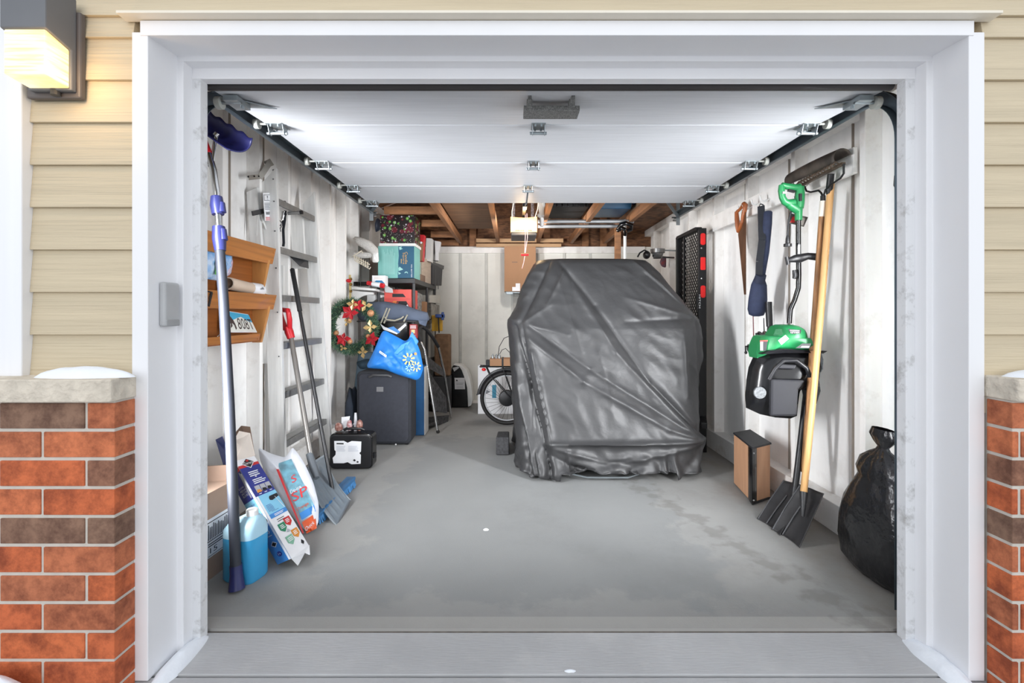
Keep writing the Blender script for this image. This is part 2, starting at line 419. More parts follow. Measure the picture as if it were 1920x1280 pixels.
# ceiling joists running to the back
jo = [(-.73,0),(-.205,0),(.34,0),(.80,0),(1.26,0)]
for x, _ in jo:
    m = MB(); m.bar((x, 4.1, 2.27), (x, 6.5, 2.25), .045, .09, V((0,0,1))); m.build('joist', rawwood, roof, bevel=.002)
for y, z in ((4.72,2.285),(5.32,2.27),(5.92,2.245),(6.42,2.215)):
    m = MB(); m.box(-1.30 if y < 5 else -1.04, -.745, y, y+.04, z-.04, z+.035); m.build('cross_tie', rawwood, roof, bevel=.002)
m = MB(); m.box(.1, 1.3, 4.42, 4.46, 2.30, 2.37); m.build('cross_tie', rawwood, roof)
for x in (-.60, .42, .95, 1.2):
    m = MB(); m.box(x, x+.09, 6.46, 6.5, 2.17, 3.0); m.build('gable_stud', rawwood, roof)
# front wall: solid core + lap siding
X0, X1, ZT = -1.30, 1.608, 2.238
m = MB()
m.box(-3.2, X0+.03, 1.64, 1.80, -.1, 3.4); m.box(X1-.03, 3.2, 1.64, 1.80, -.1, 3.4); m.box(X0+.03, X1-.03, 1.64, 1.80, 2.21, 3.4)
def lap(xa, xb, za, zb):
    z = 1.023+.1455*math.floor((za-1.023)/.1455)
    while z < zb:
        a = max(z, za); b = min(z+.1455, zb)
        if b > a+.004:
            m.hexa([(xa,1.606,a),(xb,1.606,a),(xb,1.645,a),(xa,1.645,a),(xa,1.618,b),(xb,1.618,b),(xb,1.645,b),(xa,1.645,b)])
        z += .1455
lap(-1.655, X0-.001, .9, 2.262); lap(X1+.001, 3.2, .9, 2.262); lap(-1.655, 3.2, 2.262, 3.3)
wf = struct(m.build('wall_front', siding, bevel=.0015), 'tan lap siding on the front of the garage')
m = MB(); m.box(-3.2, -1.655, 1.58, 1.64, .98, 3.4)
struct(m.build('trim_1', cornerb, bevel=.004), 'wide white board left of the tan siding')
# door casing: jambs and header
m = MB(); m.prism([(-1.30,1.60,0),(-1.245,1.60,0),(-1.245,1.739,0),(-1.222,1.739,0),(-1.222,1.79,0),(-1.192,1.79,0),(-1.192,1.83,0),(-1.30,1.83,0)], (0,0,2.2))
for p in m.v:
    if p.z < .01: p.z = -.012
j1 = struct(m.build('trim_2', white_trim, bevel=.0025), 'white left jamb of the garage opening')
m = MB(); m.box(-1.2225,-1.1915,1.7885,1.8315,-.012,2.133); m.build('door_stop', jamb_worn, j1, bevel=.002)
m = MB(); m.prism([(1.608,1.60,0),(1.554,1.60,0),(1.554,1.739,0),(1.532,1.739,0),(1.532,1.79,0),(1.497,1.79,0),(1.497,1.83,0),(1.608,1.83,0)], (0,0,2.2))
for p in m.v:
    if p.z < .01: p.z = -.012
j2 = struct(m.build('trim_3', white_trim, bevel=.0025), 'white right jamb of the garage opening')
m = MB(); m.box(1.4965,1.533,1.7885,1.8315,-.012,2.133); m.build('door_stop', jamb_worn, j2, bevel=.002)
m = MB(); m.prism([(0,1.597,2.238),(0,1.597,2.187),(0,1.738,2.194),(0,1.738,2.175),(0,1.787,2.174),(0,1.787,2.134),(0,1.83,2.134),(0,1.83,2.238)], (2.84,0,0))
for p in m.v: p.x -= 1.27
struct(m.build('trim_4', white_trim, bevel=.002), 'white header above the garage opening')
m = MB(); m.prism([(0,1.565,2.243),(0,1.565,2.252),(0,1.61,2.262),(0,1.61,2.240)], (2.96,0,0))
for p in m.v: p.x -= 1.325
struct(m.build('trim_5', pm('drip_cap', (232,224,208), .5, var=.02), bevel=.001), 'cream metal drip cap above the header')
# brick veneer and caps
def bricks(name, xc, sgn, lab, first):
    m = MB()
    m.box(min(xc+sgn*.004, xc+sgn*1.9), max(xc+sgn*.004, xc+sgn*1.9), 1.521, 1.62, -.05, .958, 1)
    pitch, L_ = .0931, .283
    for r in range(11):
        zt = .951-r*pitch; zb = zt-.082
        x = xc; L0 = first[r % 2]
        k = 0
        while k < 7:
            ln = L0-.010 if k == 0 else L_-.010
            a, b = sorted((x, x+sgn*ln)); j = random.uniform(-.0012, .0012)
            m.box(a, b, 1.517+j, 1.60, zb, zt, 0)
            x += sgn*(ln+.010); k += 1
    return struct(m.build(name, [brick, mortar], bevel=.0025), lab)
bricks('wall_brick_left', -1.288, -1, 'red and brown brick base left of the opening', (.098, .240))
bricks('wall_brick_right', 1.614, 1, 'red brick base right of the opening', (.19, .030))
for nm, s, xc, lab in (('trim_6', -1, -1.285, 'rough stone cap on the left brick base'), ('trim_7', 1, 1.612, 'rough stone cap on the right brick base')):
    m = MB(); m.prism([(xc,1.50,0),(xc,1.61,0),(xc+s*1.9,1.61,0),(xc+s*1.9,1.488,0),(xc+s*.02,1.488,0)], (0,0,.073))
    for p in m.v: p.z += .958
    struct(m.build(nm, stone, bevel=.004), lab)
def snow_mound(cx, cy, rx, ry, z, h, lab, amp=.006):
    m = MB(); n = 40
    vv = []; 
    for i in range(9):
        f = i/8
        for j in range(n):
            a = 2*pi*j/n; q = V((cx+cos(a)*rx*f, cy+sin(a)*ry*f, 0))
            wob = 1+.12*noise.noise(V((cos(a)*2, sin(a)*2, cx)))
            vv.append((cx+cos(a)*rx*f*wob, cy+sin(a)*ry*f*wob, z+h*(1-f*f)**.7+amp*noise.noise(q*25)*(1-f)))
    m.add(vv, [(i*n+j, i*n+(j+1) % n, (i+1)*n+(j+1) % n, (i+1)*n+j) for i in range(8) for j in range(n)])
    return tag(m.build('snow', snowm, smooth=60), lab, 'snow', kind='stuff')
snow_mound(-1.42, 1.555, .17, .045, 1.031, .035, 'snow mound lying on the left stone cap')
snow_mound(1.80, 1.555, .17, .045, 1.031, .03, 'snow mound lying on the right stone cap')
snow_mound(-1.64, 1.455, .19, .055, -.016, .135, 'snow patch at the foot of the left brick base')
snow_mound(-1.20, 1.69, .04, .15, -.016, .035, 'thin snow ridge along the foot of the left white jamb')
snow_mound(1.52, 1.68, .05, .14, -.016, .035, 'thin snow ridge along the foot of the right white jamb')
snow_mound(1.66, 1.50, .16, .09, -.016, .04, 'snow patch at the foot of the right brick base')
snow_mound(.20, 1.645, .022, .008, -.014, .008, 'tiny snow crumb on the driveway near the expansion joint', 0)
snow_mound(.215, 1.575, .026, .018, -.018, .014, 'larger snow clump lying on the driveway at the bottom edge', 0)
snow_mound(-.155, 2.695, .016, .012, 0, .008, 'small white crumb lying on the middle of the garage floor', 0)

# ============================================================ GARAGE DOOR
door = bpy.data.objects.new('door_1', None); COL.objects.link(door); struct(door, 'raised white sectional garage door')
DX0, DX1 = -1.215, 1.505
ys = [(1.88, 2.142), (2.32, 2.172), (2.90, 2.172), (3.43, 2.172), (3.96, 2.172)]
for (ya, za), (yb, zb) in zip(ys[:-1], ys[1:]):
    m = MB(); m.prism([(DX0,ya+.002,za),(DX0,yb-.004,zb),(DX0,yb-.004,zb+.045),(DX0,ya+.002,za+.045)], (DX1-DX0,0,0)); m.build('door_panel', doorp, door, bevel=.004)
m = MB(); m.tube([(DX0,1.868,2.150),(DX1,1.868,2.150)], .022, 12); m.box(DX0, DX1, 1.855, 1.885, 2.150, 2.19)
m.build('bottom_seal', pl('seal', (52,48,48), .5), door, smooth=1)
m = MB(); m.box(.045, .285, 2.00, 2.09, 2.105, 2.128)
for x in (.07, .25): m.box(x-.008, x+.008, 1.95, 1.99, 2.128, 2.155); m.box(x-.012, x+.012, 1.985, 2.03, 2.115, 2.15)
m.build('lift_handle', pm('grip_tape', (104,104,102), .9, var=.4, scale=220, bump=.8, bs=400), door, bevel=.003)
def hinge(x, y, z, k=1.0):
    m = MB()
    m.box(x-.035*k, x+.035*k, y-.045, y+.045, z-.004, z)
    for s in (-1, 1): m.prism([(x+s*.03*k,y-.03,z),(x+s*.03*k,y+.03,z),(x+s*.03*k,y+.012,z-.045),(x+s*.03*k,y-.012,z-.045)], (.003,0,0))
    m.tube([(x-.042*k,y,z-.036),(x+.042*k,y,z-.036)], .008, 8)
    for s in (-1, 1):
        for t in (-.03, .03): m.tube([(x+s*.015*k,y+t,z-.002),(x+s*.015*k,y+t,z-.014)], .005, 6)
    return m.build('hinge', steel, door, bevel=.001)
for y, x in ((2.33,.125),(2.90,.125),(3.44,.11)): hinge(x, y, 2.171)
for y in (2.33, 2.90, 3.44, 3.90):
    for x, s in ((DX0+.045, -1), (DX1-.045, 1)):
        h = hinge(x, y, 2.171, 1.2)
        m = MB(); m.tube([(x-s*.03,y,2.182),(x+s*.10,y,2.182)], .006, 8); m.tube([(x+s*.09,y,2.182),(x+s*.112,y,2.182)], .024, 16)
        m.build('roller', pl('roller_grey', (170,172,166), .4), door, smooth=1)
for x, s in ((DX0+.05, -1), (DX1-.05, 1)):
    m = MB(); m.prism([(x-s*.12,2.08,2.150),(x+s*.03,1.93,2.139),(x+s*.03,2.06,2.148)], (0,0,-.004)); m.box(x-.03, x+.03, 1.93, 2.03, 2.118, 2.14)
    m.tube([(x-s*.03,1.96,2.12),(x+s*.07,1.96,2.12)], .007, 8); m.tube([(x-s*.02,1.985,2.13),(x-s*.02,1.985,2.105)], .008, 8)
    m.build('bottom_bracket', steel, door, bevel=.001)
    m = MB(); m.tube([(x+s*.05,1.96,2.12),(x+s*.072,1.96,2.12)], .026, 16); m.build('roller', pl('roller_grey', (170,172,166), .4), door, smooth=1)
def track(x, s, yend, lab):
    t = thing('door_track', lab, 'garage door track')
    path = [V((0,1.905,.02)), V((0,1.905,1.965))]
    for i in range(1, 13):
        a = pi/2*i/12; path.append(V((0, 1.905+.23*(1-cos(a)), 1.965+.23*sin(a))))
    path.append(V((0,yend,2.195)))
    prof = [(-.0, -.030), (s*.032, -.026), (s*.032, .026), (0, .030)]
    th = .003; vv = []; n = len(prof)
    for i, p in enumerate(path):
        tt = (path[min(i+1, len(path)-1)]-path[max(i-1, 0)]).normalized(); nn = V((0, -tt.z, tt.y))
        for a, b in prof: vv.append(p+V((x+a, 0, 0))+nn*b)
    m = MB(); m.add(vv, [(i*n+j, i*n+j+1, (i+1)*n+j+1, (i+1)*n+j) for i in range(len(path)-1) for j in range(n-1)])
    m.build('rail', steel_d, t, solid=.003, smooth=1)
    m = MB(); m.bar((x+s*.03, yend-.06, 2.10), (x+s*.03, yend-.06, 2.38), .035, .004, V((0,1,0)))
    m.bar((x+s*.03, yend-.08, 2.17), (x-s*.10, yend-.06, 2.36), .03, .004, V((0,1,0))); m.build('hanger_strap', steel, t)
    m = MB(); m.tube([(x-s*.02,yend-.03,2.18),(x+s*.04,yend-.03,2.18)], .008, 8); m.tube([(x-s*.01,yend-.03,2.15),(x+s*.03,yend-.03,2.15)], .006, 8); m.build('end_bolt', chrome, t)
    for y in (.5, 1.2): 
        m = MB(); m.box(min(x+s*.032,x+s*.07), max(x+s*.032,x+s*.07), 1.83, 1.93, y, y+.05); m.build('wall_bracket', steel, t)
track(DX0-.065, -1, 4.40, 'galvanised left door track curving up from the left jamb')
track(DX1+.068, 1, 4.62, 'galvanised right door track curving up from the right jamb')
# opener
op = thing('garage_door_opener', 'white garage door opener with glowing warm lens hanging behind the raised door', 'garage door opener')
Yo = 4.6
m = MB(); m.box(-.02, .232, Yo+.01, Yo+.38, 2.01, 2.045); m.box(-.02, .232, Yo+.1, Yo+.38, 2.045, 2.19); m.build('housing', dgrey, op, bevel=.008)
m = MB(); m.grid(lambda u, v: (-.024+.26*u, Yo+.10-.11*(1-(2*v-1)**2*.25)*(1-.35*(2*u-1)**2*.3), 2.045+.152*v-.012*(1-(2*u-1)**2)*v), 20, 8)
m.grid(lambda u, v: (-.024+.26*u, Yo+.10-.08*v, 2.045), 4, 2)
lens = m.build('light_lens', pm('opener_lens', (250,206,140), .4, var=.02, bump=0, emit=.62), op, smooth=1)
for i in range(9):
    m = MB(); m.box(.028+i*.018, .034+i*.018, Yo-.004, Yo+.02, 2.053, 2.062); m.build('vent_slot', ink, lens)
m = MB(); m.bar((.105,1.95,2.29),(.105,Yo+.1,2.215), .03, .03); m.build('rail', black_m, op)
m = MB(); m.tube([(.11,3.5,2.15),(.108,3.75,2.125),(.106,4.15,2.20)], .012, 6, flat=.5); m.build('door_arm', steel_d, op)
m = MB(); m.box(.085,.125,4.12,4.25,2.18,2.235); m.build('trolley', black, op, bevel=.004)
for x in (.005, .20):
    m = MB(); m.bar((x,Yo+.25,2.19),(x,Yo+.25,2.6), .03, .004, V((0,1,0))); m.build('hanging_strap', pm('perforated', (150,140,140), .5, metal=.4, var=.5, scale=60), op)
m = MB(); m.tube([P(997,327,3.3)+V((0,0,-.01)),P(1006,345,3.55),P(1010,372,4.0),P(1008,392,4.4),P(1003,408,4.58)], .004, 6)
m.tube([P(963,381,4.2),P(960,395,4.4),P(960,408,4.58)], .004, 6); m.build('wire', whitep, op)
m = MB(); m.tube([P(985,402,4.3),P(985,440,4.3),P(984,474,4.3)], .0035, 6); m.tube([P(988,400,4.3),P(989,445,4.3),P(985,474,4.3)], .0035, 6)
m.tube([P(984,480,4.3),P(982,492,4.3),P(979,503,4.3)], .0035, 6); m.build('pull_cord', pl('pink_cord', (236,190,184), .7), op)
m = MB(); m.tube([P(977,477.5,4.3),P(991,477.5,4.3)], .010, 8); m.build('release_handle', red, op, smooth=1)
ld = bpy.data.lights.new('opener_bulb', 'POINT'); ld.energy = 6; ld.color = (1,.74,.45); ld.shadow_soft_size = .08
lo = bpy.data.objects.new('opener_bulb', ld); COL.objects.link(lo); lo.location = (.105, Yo-.09, 2.09)
ld = bpy.data.lights.new('rear_fill', 'POINT'); ld.energy = 30; ld.color = (1,.95,.9); ld.shadow_soft_size = .04  # added unseen fill behind the opener, brightens the back of the garage
lo = bpy.data.objects.new('rear_fill', ld); COL.objects.link(lo); lo.location = (.105, Yo+.46, 2.10)
# wall lantern
wl = thing('outdoor_wall_light', 'grey box wall lantern glowing warm on the tan siding', 'wall light')
m = MB(); m.box(-1.645, -1.462, 1.585, 1.608, 1.968, 2.26); m.build('back_plate', pl('bronze_grey', (96,90,88), .5), wl, bevel=.006)
m = MB(); m.prism([(-1.618,1.585,1.985),(-1.618,1.565,1.985),(-1.618,1.565,2.118),(-1.618,1.478,2.142),(-1.618,1.478,2.26),(-1.618,1.585,2.30)], (.145,0,0))
m.build('hood', pl('lamp_housing', (104,106,110), .5), wl, bevel=.004)
m = MB(); m.prism([(-1.612,1.566,1.99),(-1.612,1.484,1.998),(-1.612,1.484,2.141),(-1.612,1.566,2.118)], (.133,0,0))
m.build('glowing_lens', pm('lantern_lens', (255,216,140), .3, col2=(255,240,200), scale=22, st=(.3,.3,5), bump=0, emit=.85), wl, bevel=.005)
m = MB(); m.tube([(-1.535,1.575,1.992),(-1.535,1.575,1.972)], .014, 12); m.build('photocell', dgrey, wl)
ld = bpy.data.lights.new('lantern_bulb', 'POINT'); ld.energy = 1.1; ld.color = (1,.66,.34); ld.shadow_soft_size = .05
lo = bpy.data.objects.new('lantern_bulb', ld); COL.objects.link(lo); lo.location = (-1.45, 1.48, 2.02)
# keypad
kp = thing('door_keypad', 'light grey garage keypad mounted on the left white jamb', 'keypad')
m = MB(); m.box(-1.245, -1.222, 1.648, 1.722, 1.195, 1.352); m.build('cover', greyp, kp, bevel=.008, seg=3)
m = MB(); m.box(-1.245, -1.219, 1.652, 1.718, 1.196, 1.22); m.build('hinge_lip', pl('keypad_lip', (158,159,160), .5), kp, bevel=.003)
# ============================================================ LEFT SIDE
# snow roof rake leaning in the left corner
t = thing('roof_rake', 'tall snow rake with dark pole, navy grips and navy blade beside the left jamb', 'snow rake')
def ry(py): return 2.10+(1105-py)/805*.25
def rp(px, py): return P(px, py, ry(py))
m = MB(); m.tube([P(442,1060,ry(1100)), rp(430,760), rp(419,560), rp(411,455)], .0225, 14); m.build('lower_pole', graph, t, smooth=1)
m = MB(); m.tube([rp(442,1058), rp(443,1075), rp(444,1104)], [.026,.026,.034], 14); m.build('end_cap', navy, t, smooth=1)
m = MB(); m.tube([rp(413,470), rp(411,448), rp(410,425)], [.025,.031,.028], 14); m.tube([rp(419,450),rp(417,430)], [.02,.018], 10)
m.build('lower_grip', navy, t, smooth=1)
m = MB(); m.tube([rp(409,402), rp(407,385), rp(406,369)], [.027,.031,.026], 14); m.tube([rp(416,398),rp(415,380)], [.02,.016], 10); m.build('upper_grip', navy, t, smooth=1)
m = MB(); m.tube([rp(411,440), rp(406,360), rp(403,340), rp(400,318), rp(392,290), rp(384,272)], .0155, 12); m.build('upper_tube', chrome, t, smooth=1)
m = MB(); m.tube([rp(391,288), rp(384,270), rp(377,250)], .0175, 12); m.build('red_sleeve', red, t, smooth=1)
m = MB(); m.tube([rp(394,310), rp(386,300), rp(374,285)], .011, 8); m.tube([rp(398,302), rp(402,270), rp(406,252)], .010, 8, flat=.5); m.tube([rp(404,255), rp(408,250)], .014, 10); m.build('fork', chrome, t, smooth=1)
q = [rp(366,238), rp(432,283), rp(461,252), rp(372,196)]
q = [q[0]+V((0,-.03,0)), q[1]+V((0,-.03,0)), q[2]+V((0,.06,0)), q[3]+V((0,.06,0))]
m = MB(); m.grid(lambda u, v: bil(q, u, v)+V((0, .05*(1-(2*v-1)**2), -.02*(1-(2*v-1)**2)+.006*sin(u*26)*v)), 30, 10)
m.build('blade', pm('navy_blade', (40,42,96), .35, bump=.05), t, smooth=1, solid=.006)
# oak wall rack
t = thing('wall_rack', 'oak three tier wall rack with slanted front boards on the left wall', 'wall rack')
Y0, Y1 = 2.10, 3.07
m = MB(); m.box(-1.698, -1.688, Y0, Y1-.02, 1.06, 1.695); m.build('back_panel', oak_d, t)
for y in (Y0, Y1-.035):
    m = MB()
    m.prism([(-1.688,y,1.054),(-1.632,y,1.054),(-1.581,y,1.268),(-1.581,y,1.361),(-1.623,y,1.375),(-1.581,y,1.575),(-1.581,y,1.668),(-1.688,y,1.686)], (0,.022,0)); m.build('side_panel', oak_l, t, bevel=.002)
def fascia(x0, z0, x1, z1, ye):
    m = MB(); m.prism([(x0,Y0,z0),(x0+.018,Y0,z0),(x1+.018,Y0,z1),(x1,Y0,z1)], (0,ye-Y0,0)); 
    for z in (.25, .75): m.tube([(x0+.017+(x1-x0)*z, ye-.02, z0+(z1-z0)*z),(x0+.021+(x1-x0)*z, ye-.02, z0+(z1-z0)*z)], .008, 8)
    m.build('front_board', oak, t, bevel=.003)
fascia(-1.604, 1.567, -1.581, 1.668, 3.097); fascia(-1.604, 1.268, -1.581, 1.363, 3.106); fascia(-1.641, 1.071, -1.632, 1.114, 3.00)
m = MB(); m.box(-1.69, -1.60, Y0, Y1-.03, 1.266, 1.278); m.box(-1.69, -1.63, Y0, Y1-.03, 1.064, 1.076); m.build('tier_floor', oak_d, t)
m = MB(); m.bar(PX(397,548,-1.562), PX(391,574,-1.562), .012, .006); m.bar(PX(397,548,-1.562), PX(389,546,-1.562), .010, .006); m.build('black_clip', black, t)
# things in the rack
q = [PX(379,522,-1.623), PX(418,527,-1.623), PX(436,470,-1.623), PX(379,462,-1.623)]
m = MB(); m.puff([q[0], q[1], PX(434,500,-1.623), q[2], PX(400,462,-1.623), q[3]], (1,0,0), .022, mi=0, amp=.016, fr=26)
m.dpoly([p+V((.03,0,0)) for p in q], [(.30,.15),(.62,.2),(.55,.75),(.30,.7)], 1)
tag(m.build('plastic_bag', [pm('blue_clear_film', (104,166,226), .15, col2=(196,214,236), scale=18, bump=.6, bs=40, dist=.01), pl('green_print', (96,186,84), .4)], smooth=60), 'crumpled blue clear plastic pouch in the top tier of the oak rack', 'plastic bag')
m = MB(); m.puff([PX(420,521,-1.6275), PX(432,515,-1.6275), PX(434,482,-1.6275), PX(423,482,-1.6275)], (1,0,0), .018, amp=.01, fr=30)
tag(m.build('plastic_bag', pm('pink_film', (208,160,170), .2, col2=(190,200,220), scale=20), smooth=60), 'small pinkish clear pouch beside the blue pouch in the oak rack', 'plastic bag')
t = thing('paper_roll', 'tan cardboard tube with white paper end in the oak rack', 'paper roll')
a = PX(427,531,-1.614); b = PX(470,541,-1.614); c = PX(497,546,-1.614)
m = MB(); d = (b-a).normalized(); m.lathe(a, d, [(.030,.0),(.036,0),(.036,(b-a).length),(.030,(b-a).length),(.030,.0)], 20, caps=False); m.build('tube', pl('kraft_tube', (206,186,166), .7), t, smooth=1)
m = MB(); m.lathe(b, d, [(.037,-.01),(.040,.03),(.043,.09),(.03,.125),(.012,.12)], 20); 
for p in m.v: p += V((.004,.0,.005))*noise.noise(p*60)
m.dpoly([b+V((.045,0,-.01)), b+V((.045,.09,-.01)), b+V((.045,.09,.02)), b+V((.045,0,.02))], [(.3,.2),(.8,.3),(.6,.8)], 1)
m.build('paper_wrap', [papr, inkg], t, smooth=60)
t = thing('license_plate', 'blue and white licence plate reading 808T in the lowest tier of the oak rack', 'license plate')
q = [PX(424,623,-1.626), PX(482,623,-1.626), PX(465,589,-1.641), PX(422,582,-1.641)]
m = MB(); m.prism(q, (-.003,0,0)); m.v = [v for v in m.v]
m.dec(q, .0, .03, 1, .30, 2); m.dec(q, .0, .55, 1, .97, 1, .0011); m.dpoly(q, [(.0,.5),(.2,.56),(.45,.72),(.6,.8),(.85,.6),(1,.55),(1,.3),(0,.3)], 2, .0016)
m.dtext(q, '808T', .40, .16, .97, .72, 3, .0022)
m.dpoly(q, [(.06,.86),(.10,.95),(.14,.82),(.19,.72),(.26,.60),(.31,.42),(.34,.2),(.30,.12),(.27,.35),(.20,.45),(.21,.3),(.14,.2),(.16,.4),(.10,.5),(.04,.66)], 3, .0022)
m.build('plate', [papr, pl('plate_blue', (62,168,208), .4), pl('plate_cream', (222,222,214), .4), pl('plate_brown', (62,46,44), .5)], t)
m = MB(); pts = [PX(417,632,-1.623)+V((.0, .045*cos(a), .022*sin(a)+.0)) for a in [2*pi*i/20 for i in range(20)]]
m.tube(pts, .004, 8, closed=True); tag(m.build('metal_ring', chrome, smooth=1), 'chrome ring lying in the lower tier of the oak rack', 'ring')
# step ladder
t = thing('stepladder', 'tall folded aluminium stepladder leaning against the left wall', 'ladder')
LT, LB = V((-1.655,3.19,2.227)), V((-1.60,3.22,0)); RT, RB = V((-1.655,3.80,2.225)), V((-1.58,3.98,0))
def P_(px, py, Y): return P(px, py, Y*.94)
def PX_(px, py, X): return PX(px, py, X*.94)
def rail(a, b, w_=.10, th=.028, nm='front_rail', mt=alu, top=.10):
    m = MB(); u = V((1,0,0)); d = (b-a).normalized(); u = (u-d*u.dot(d)).normalized(); n = V((0,-1,0)); n = (n-d*n.dot(d)).normalized()
    pr = [(-w_/2,0),(w_/2,0),(w_/2,th),(w_/2-.014,th),(w_/2-.014,.008),(w_/6,.008),(w_/6,.003),(-w_/6,.003),(-w_/6,.008),(-w_/2+.014,.008),(-w_/2+.014,th),(-w_/2,th)]
    pts = [a+u*x+n*(th/2-y) for x, y in pr]
    pts2 = [b+u*x+n*(th/2-y) for x, y in pr]
    k = len(pr)
    for i, (x, y) in enumerate(pr): pts[i] = pts[i]-d*(top*(x/w_-.5))*1.0
    m.add(pts+pts2, [tuple(range(k))[::-1], tuple(range(k, 2*k))]+[(i, (i+1) % k, k+(i+1) % k, k+i) for i in range(k)])
    return m.build(nm, mt, t, bevel=.0015)
rail(LT, LB); rail(RT, RB)
for z in (2.03, 1.70, 1.37, 1.04, .70, .36):
    f = 1-z/2.227; a = LB.lerp(LT, 1-f); b = RB.lerp(RT, 1-f)
    m = MB(); m.box(a.x-.045, a.x+.04, a.y+.012, b.y-.012, z-.008, z); m.box(a.x+.03, a.x+.045, a.y+.012, b.y-.012, z-.045, z)
    m.build('step', alu_d, t, bevel=.002)
rl = rail(V((-1.735,3.13,2.08)), V((-1.70,3.22,.9)), .075, .03, 'rear_rail', alu, .03); rail(V((-1.725,3.74,2.05)), V((-1.71,3.76,1.6)), .10, .03, 'rear_rail', alu, .03)
m = MB(); m.tube([(-1.69,3.25,1.05),(-1.685,3.26,.05)], .028, 10); m.build('rear_leg', alu, t, smooth=1)
m = MB(); m.box(-1.745,-1.705,3.48,3.51,1.1,1.6); m.build('rear_brace', alu, t)
# top hinge bracket
m = MB(); m.bar(PX_(466,333,-1.82), PX_(487,331,-1.80), .004, .03); m.bar(PX_(487,333,-1.80), PX_(505,306,-1.76), .004, .035); m.bar(PX_(500,300,-1.79), PX_(508,312,-1.77), .004, .05)
m.build('top_bracket', pm('bracket', (168,164,156), .4, metal=.5), t)
for p in ((469,333),(480,332),(488,332),(496,323),(502,314)):
    m = MB(); c = PX_(p[0], p[1], -1.80)+V((0,-.02,0)); m.sphere(c, .006, 8); m.build('rivet', black, t)
q = [PX_(496,380,-1.742)]; 
def lq(px, py, dx=0): return PX_(px, py, -1.755)+V((0,-.022,0))
q = [lq(500,415), lq(514,415), lq(511,363), lq(496,363)]
m = MB(); m.dec(q, 0, 0, 1, 1, 0, .0); m.dec(q, .08,.72,.92,.94,1); m.dec(q,.12,.74,.88,.92,0,.0018); m.dtext(q,'!',.42,.76,.58,.9,1,.0024); m.lines(q,.08,.40,.9,.66,7,1,.0016); m.lines(q,.2,.22,.9,.34,9,2,.0016,vert=True); m.lines(q,.1,.02,.8,.16,3,3,.0016)
m.build('warning_label', [papr, inkg, ink, p_red], t)
for a, b in ((PX_(482,403,-1.80), PX_(480,442,-1.80)), (PX_(489,403,-1.79), PX_(503,440,-1.78))):
    m = MB(); m.bar(a, b, .005, .012); m.build('spreader_brace', alu, t)
m = MB(); m.bar(PX_(478,402,-1.80)+V((0,-.03,0)), PX_(500,397,-1.79)+V((0,-.03,0)), .01, .03); m.build('spreader_clip', dgrey, t)
for x, y, x2, y2 in ((516,379,534,380),(540,400,566,398)):
    m = MB(); a = P_(x,y,3.62); b = P_(x2,y2,3.62); m.tube([a,b], .012, 10); m.build('peg', alu_d, t, smooth=1)
    m = MB(); m.tube([b-(b-a)*.12, b+(b-a)*.05], .0145, 10); m.build('peg_cap', black, t, smooth=1)
m = MB(); m.prism([P_(536,474,3.78),P_(576,484,3.95),P_(577,503,3.95),P_(562,499,3.85)], (0,.02,0)); m.build('black_corner_gusset', dgrey, t, bevel=.002)
m = MB(); m.tube([P_(512,318,3.46),P_(517,325,3.46),P_(518,350,3.46),P_(514,362,3.46)], .007, 8); m.build('handle_loop', steel, t, smooth=1)
m = MB(); m.prism([RB+V((-.07,-.03,0)),RB+V((.06,-.03,0)),RB+V((.06,.05,0)),RB+V((-.07,.05,0))], (0,0,.02)); m.build('foot', alu_d, t, bevel=.004)
for z in (2.1,1.95,1.75,1.5,1.2,.9):
    for a, b in ((LB, LT),):
        p = a.lerp(b, z/2.227); m = MB(); m.sphere(p+V((.03,-.018,.05)), .005, 6); m.build('rivet', dgrey, t)
# carabiner strap hanging from the ladder
t = thing('bungee_strap', 'black strap with metal carabiner clips hanging from the upper step of the stepladder', 'strap')
m = MB(); m.tube([P_(535,395,3.66),P_(534,412,3.66),P_(531,430,3.66),P_(532,455,3.66),P_(531,462,3.66)], .010, 8, flat=.35); m.tube([P_(536,400,3.66),P_(529,420,3.66),P_(526,424,3.66)], .009, 8, flat=.4); m.build('webbing', blackf, t, smooth=1)
m = MB(); m.tube([P_(531,396,3.64),P_(530,404,3.64),P_(528,412,3.64)], .011, 8, flat=.5); 
pts = [P_(523+5*cos(a), 421+8*sin(a), 3.64) for a in [2*pi*i/14 for i in range(14)]]; m.tube(pts, .0045, 8, closed=True); m.tube([P_(521,424,3.63),P_(526,434,3.63)], [.01,.006], 8); m.build('carabiner', chrome, t, smooth=1)
# red handled snow shovel
t = thing('snow_shovel', 'snow shovel with grey ribbed scoop, steel shaft and red D grip leaning on the stepladder', 'snow shovel')
g0 = P(546,634,3.30); s1 = P(586,872,3.06)
m = MB(); m.tube([g0, s1], .017, 12); m.build('shaft', pm('grey_shaft', (132,128,124), .35, metal=.6, var=.05), t, smooth=1)
for i in range(5):
    pass
m = MB(); c = g0; up = (g0-s1).normalized()
m.tube([P(546,634,3.30), P(542,622,3.30), P(539,612,3.30)], [.026,.030,.026], 12)
m.tube([P(536,618,3.30), P(529,600,3.31), P(524,582,3.31), P(526,578,3.31)], [.018,.018,.017,.014], 10)
m.tube([P(543,618,3.30), P(543,600,3.27), P(541,586,3.26), P(538,580,3.27)], [.018,.018,.017,.014], 10)
m.tube([P(524,580,3.31), P(541,582,3.27)], .0165, 10); m.build('d_grip', red, t, smooth=1)
m = MB(); A = P(571,882,3.04); B = P(609,853,3.30); C = P(657,938,3.06); D = P(632,986,2.755)
q = [D, C, B, A]
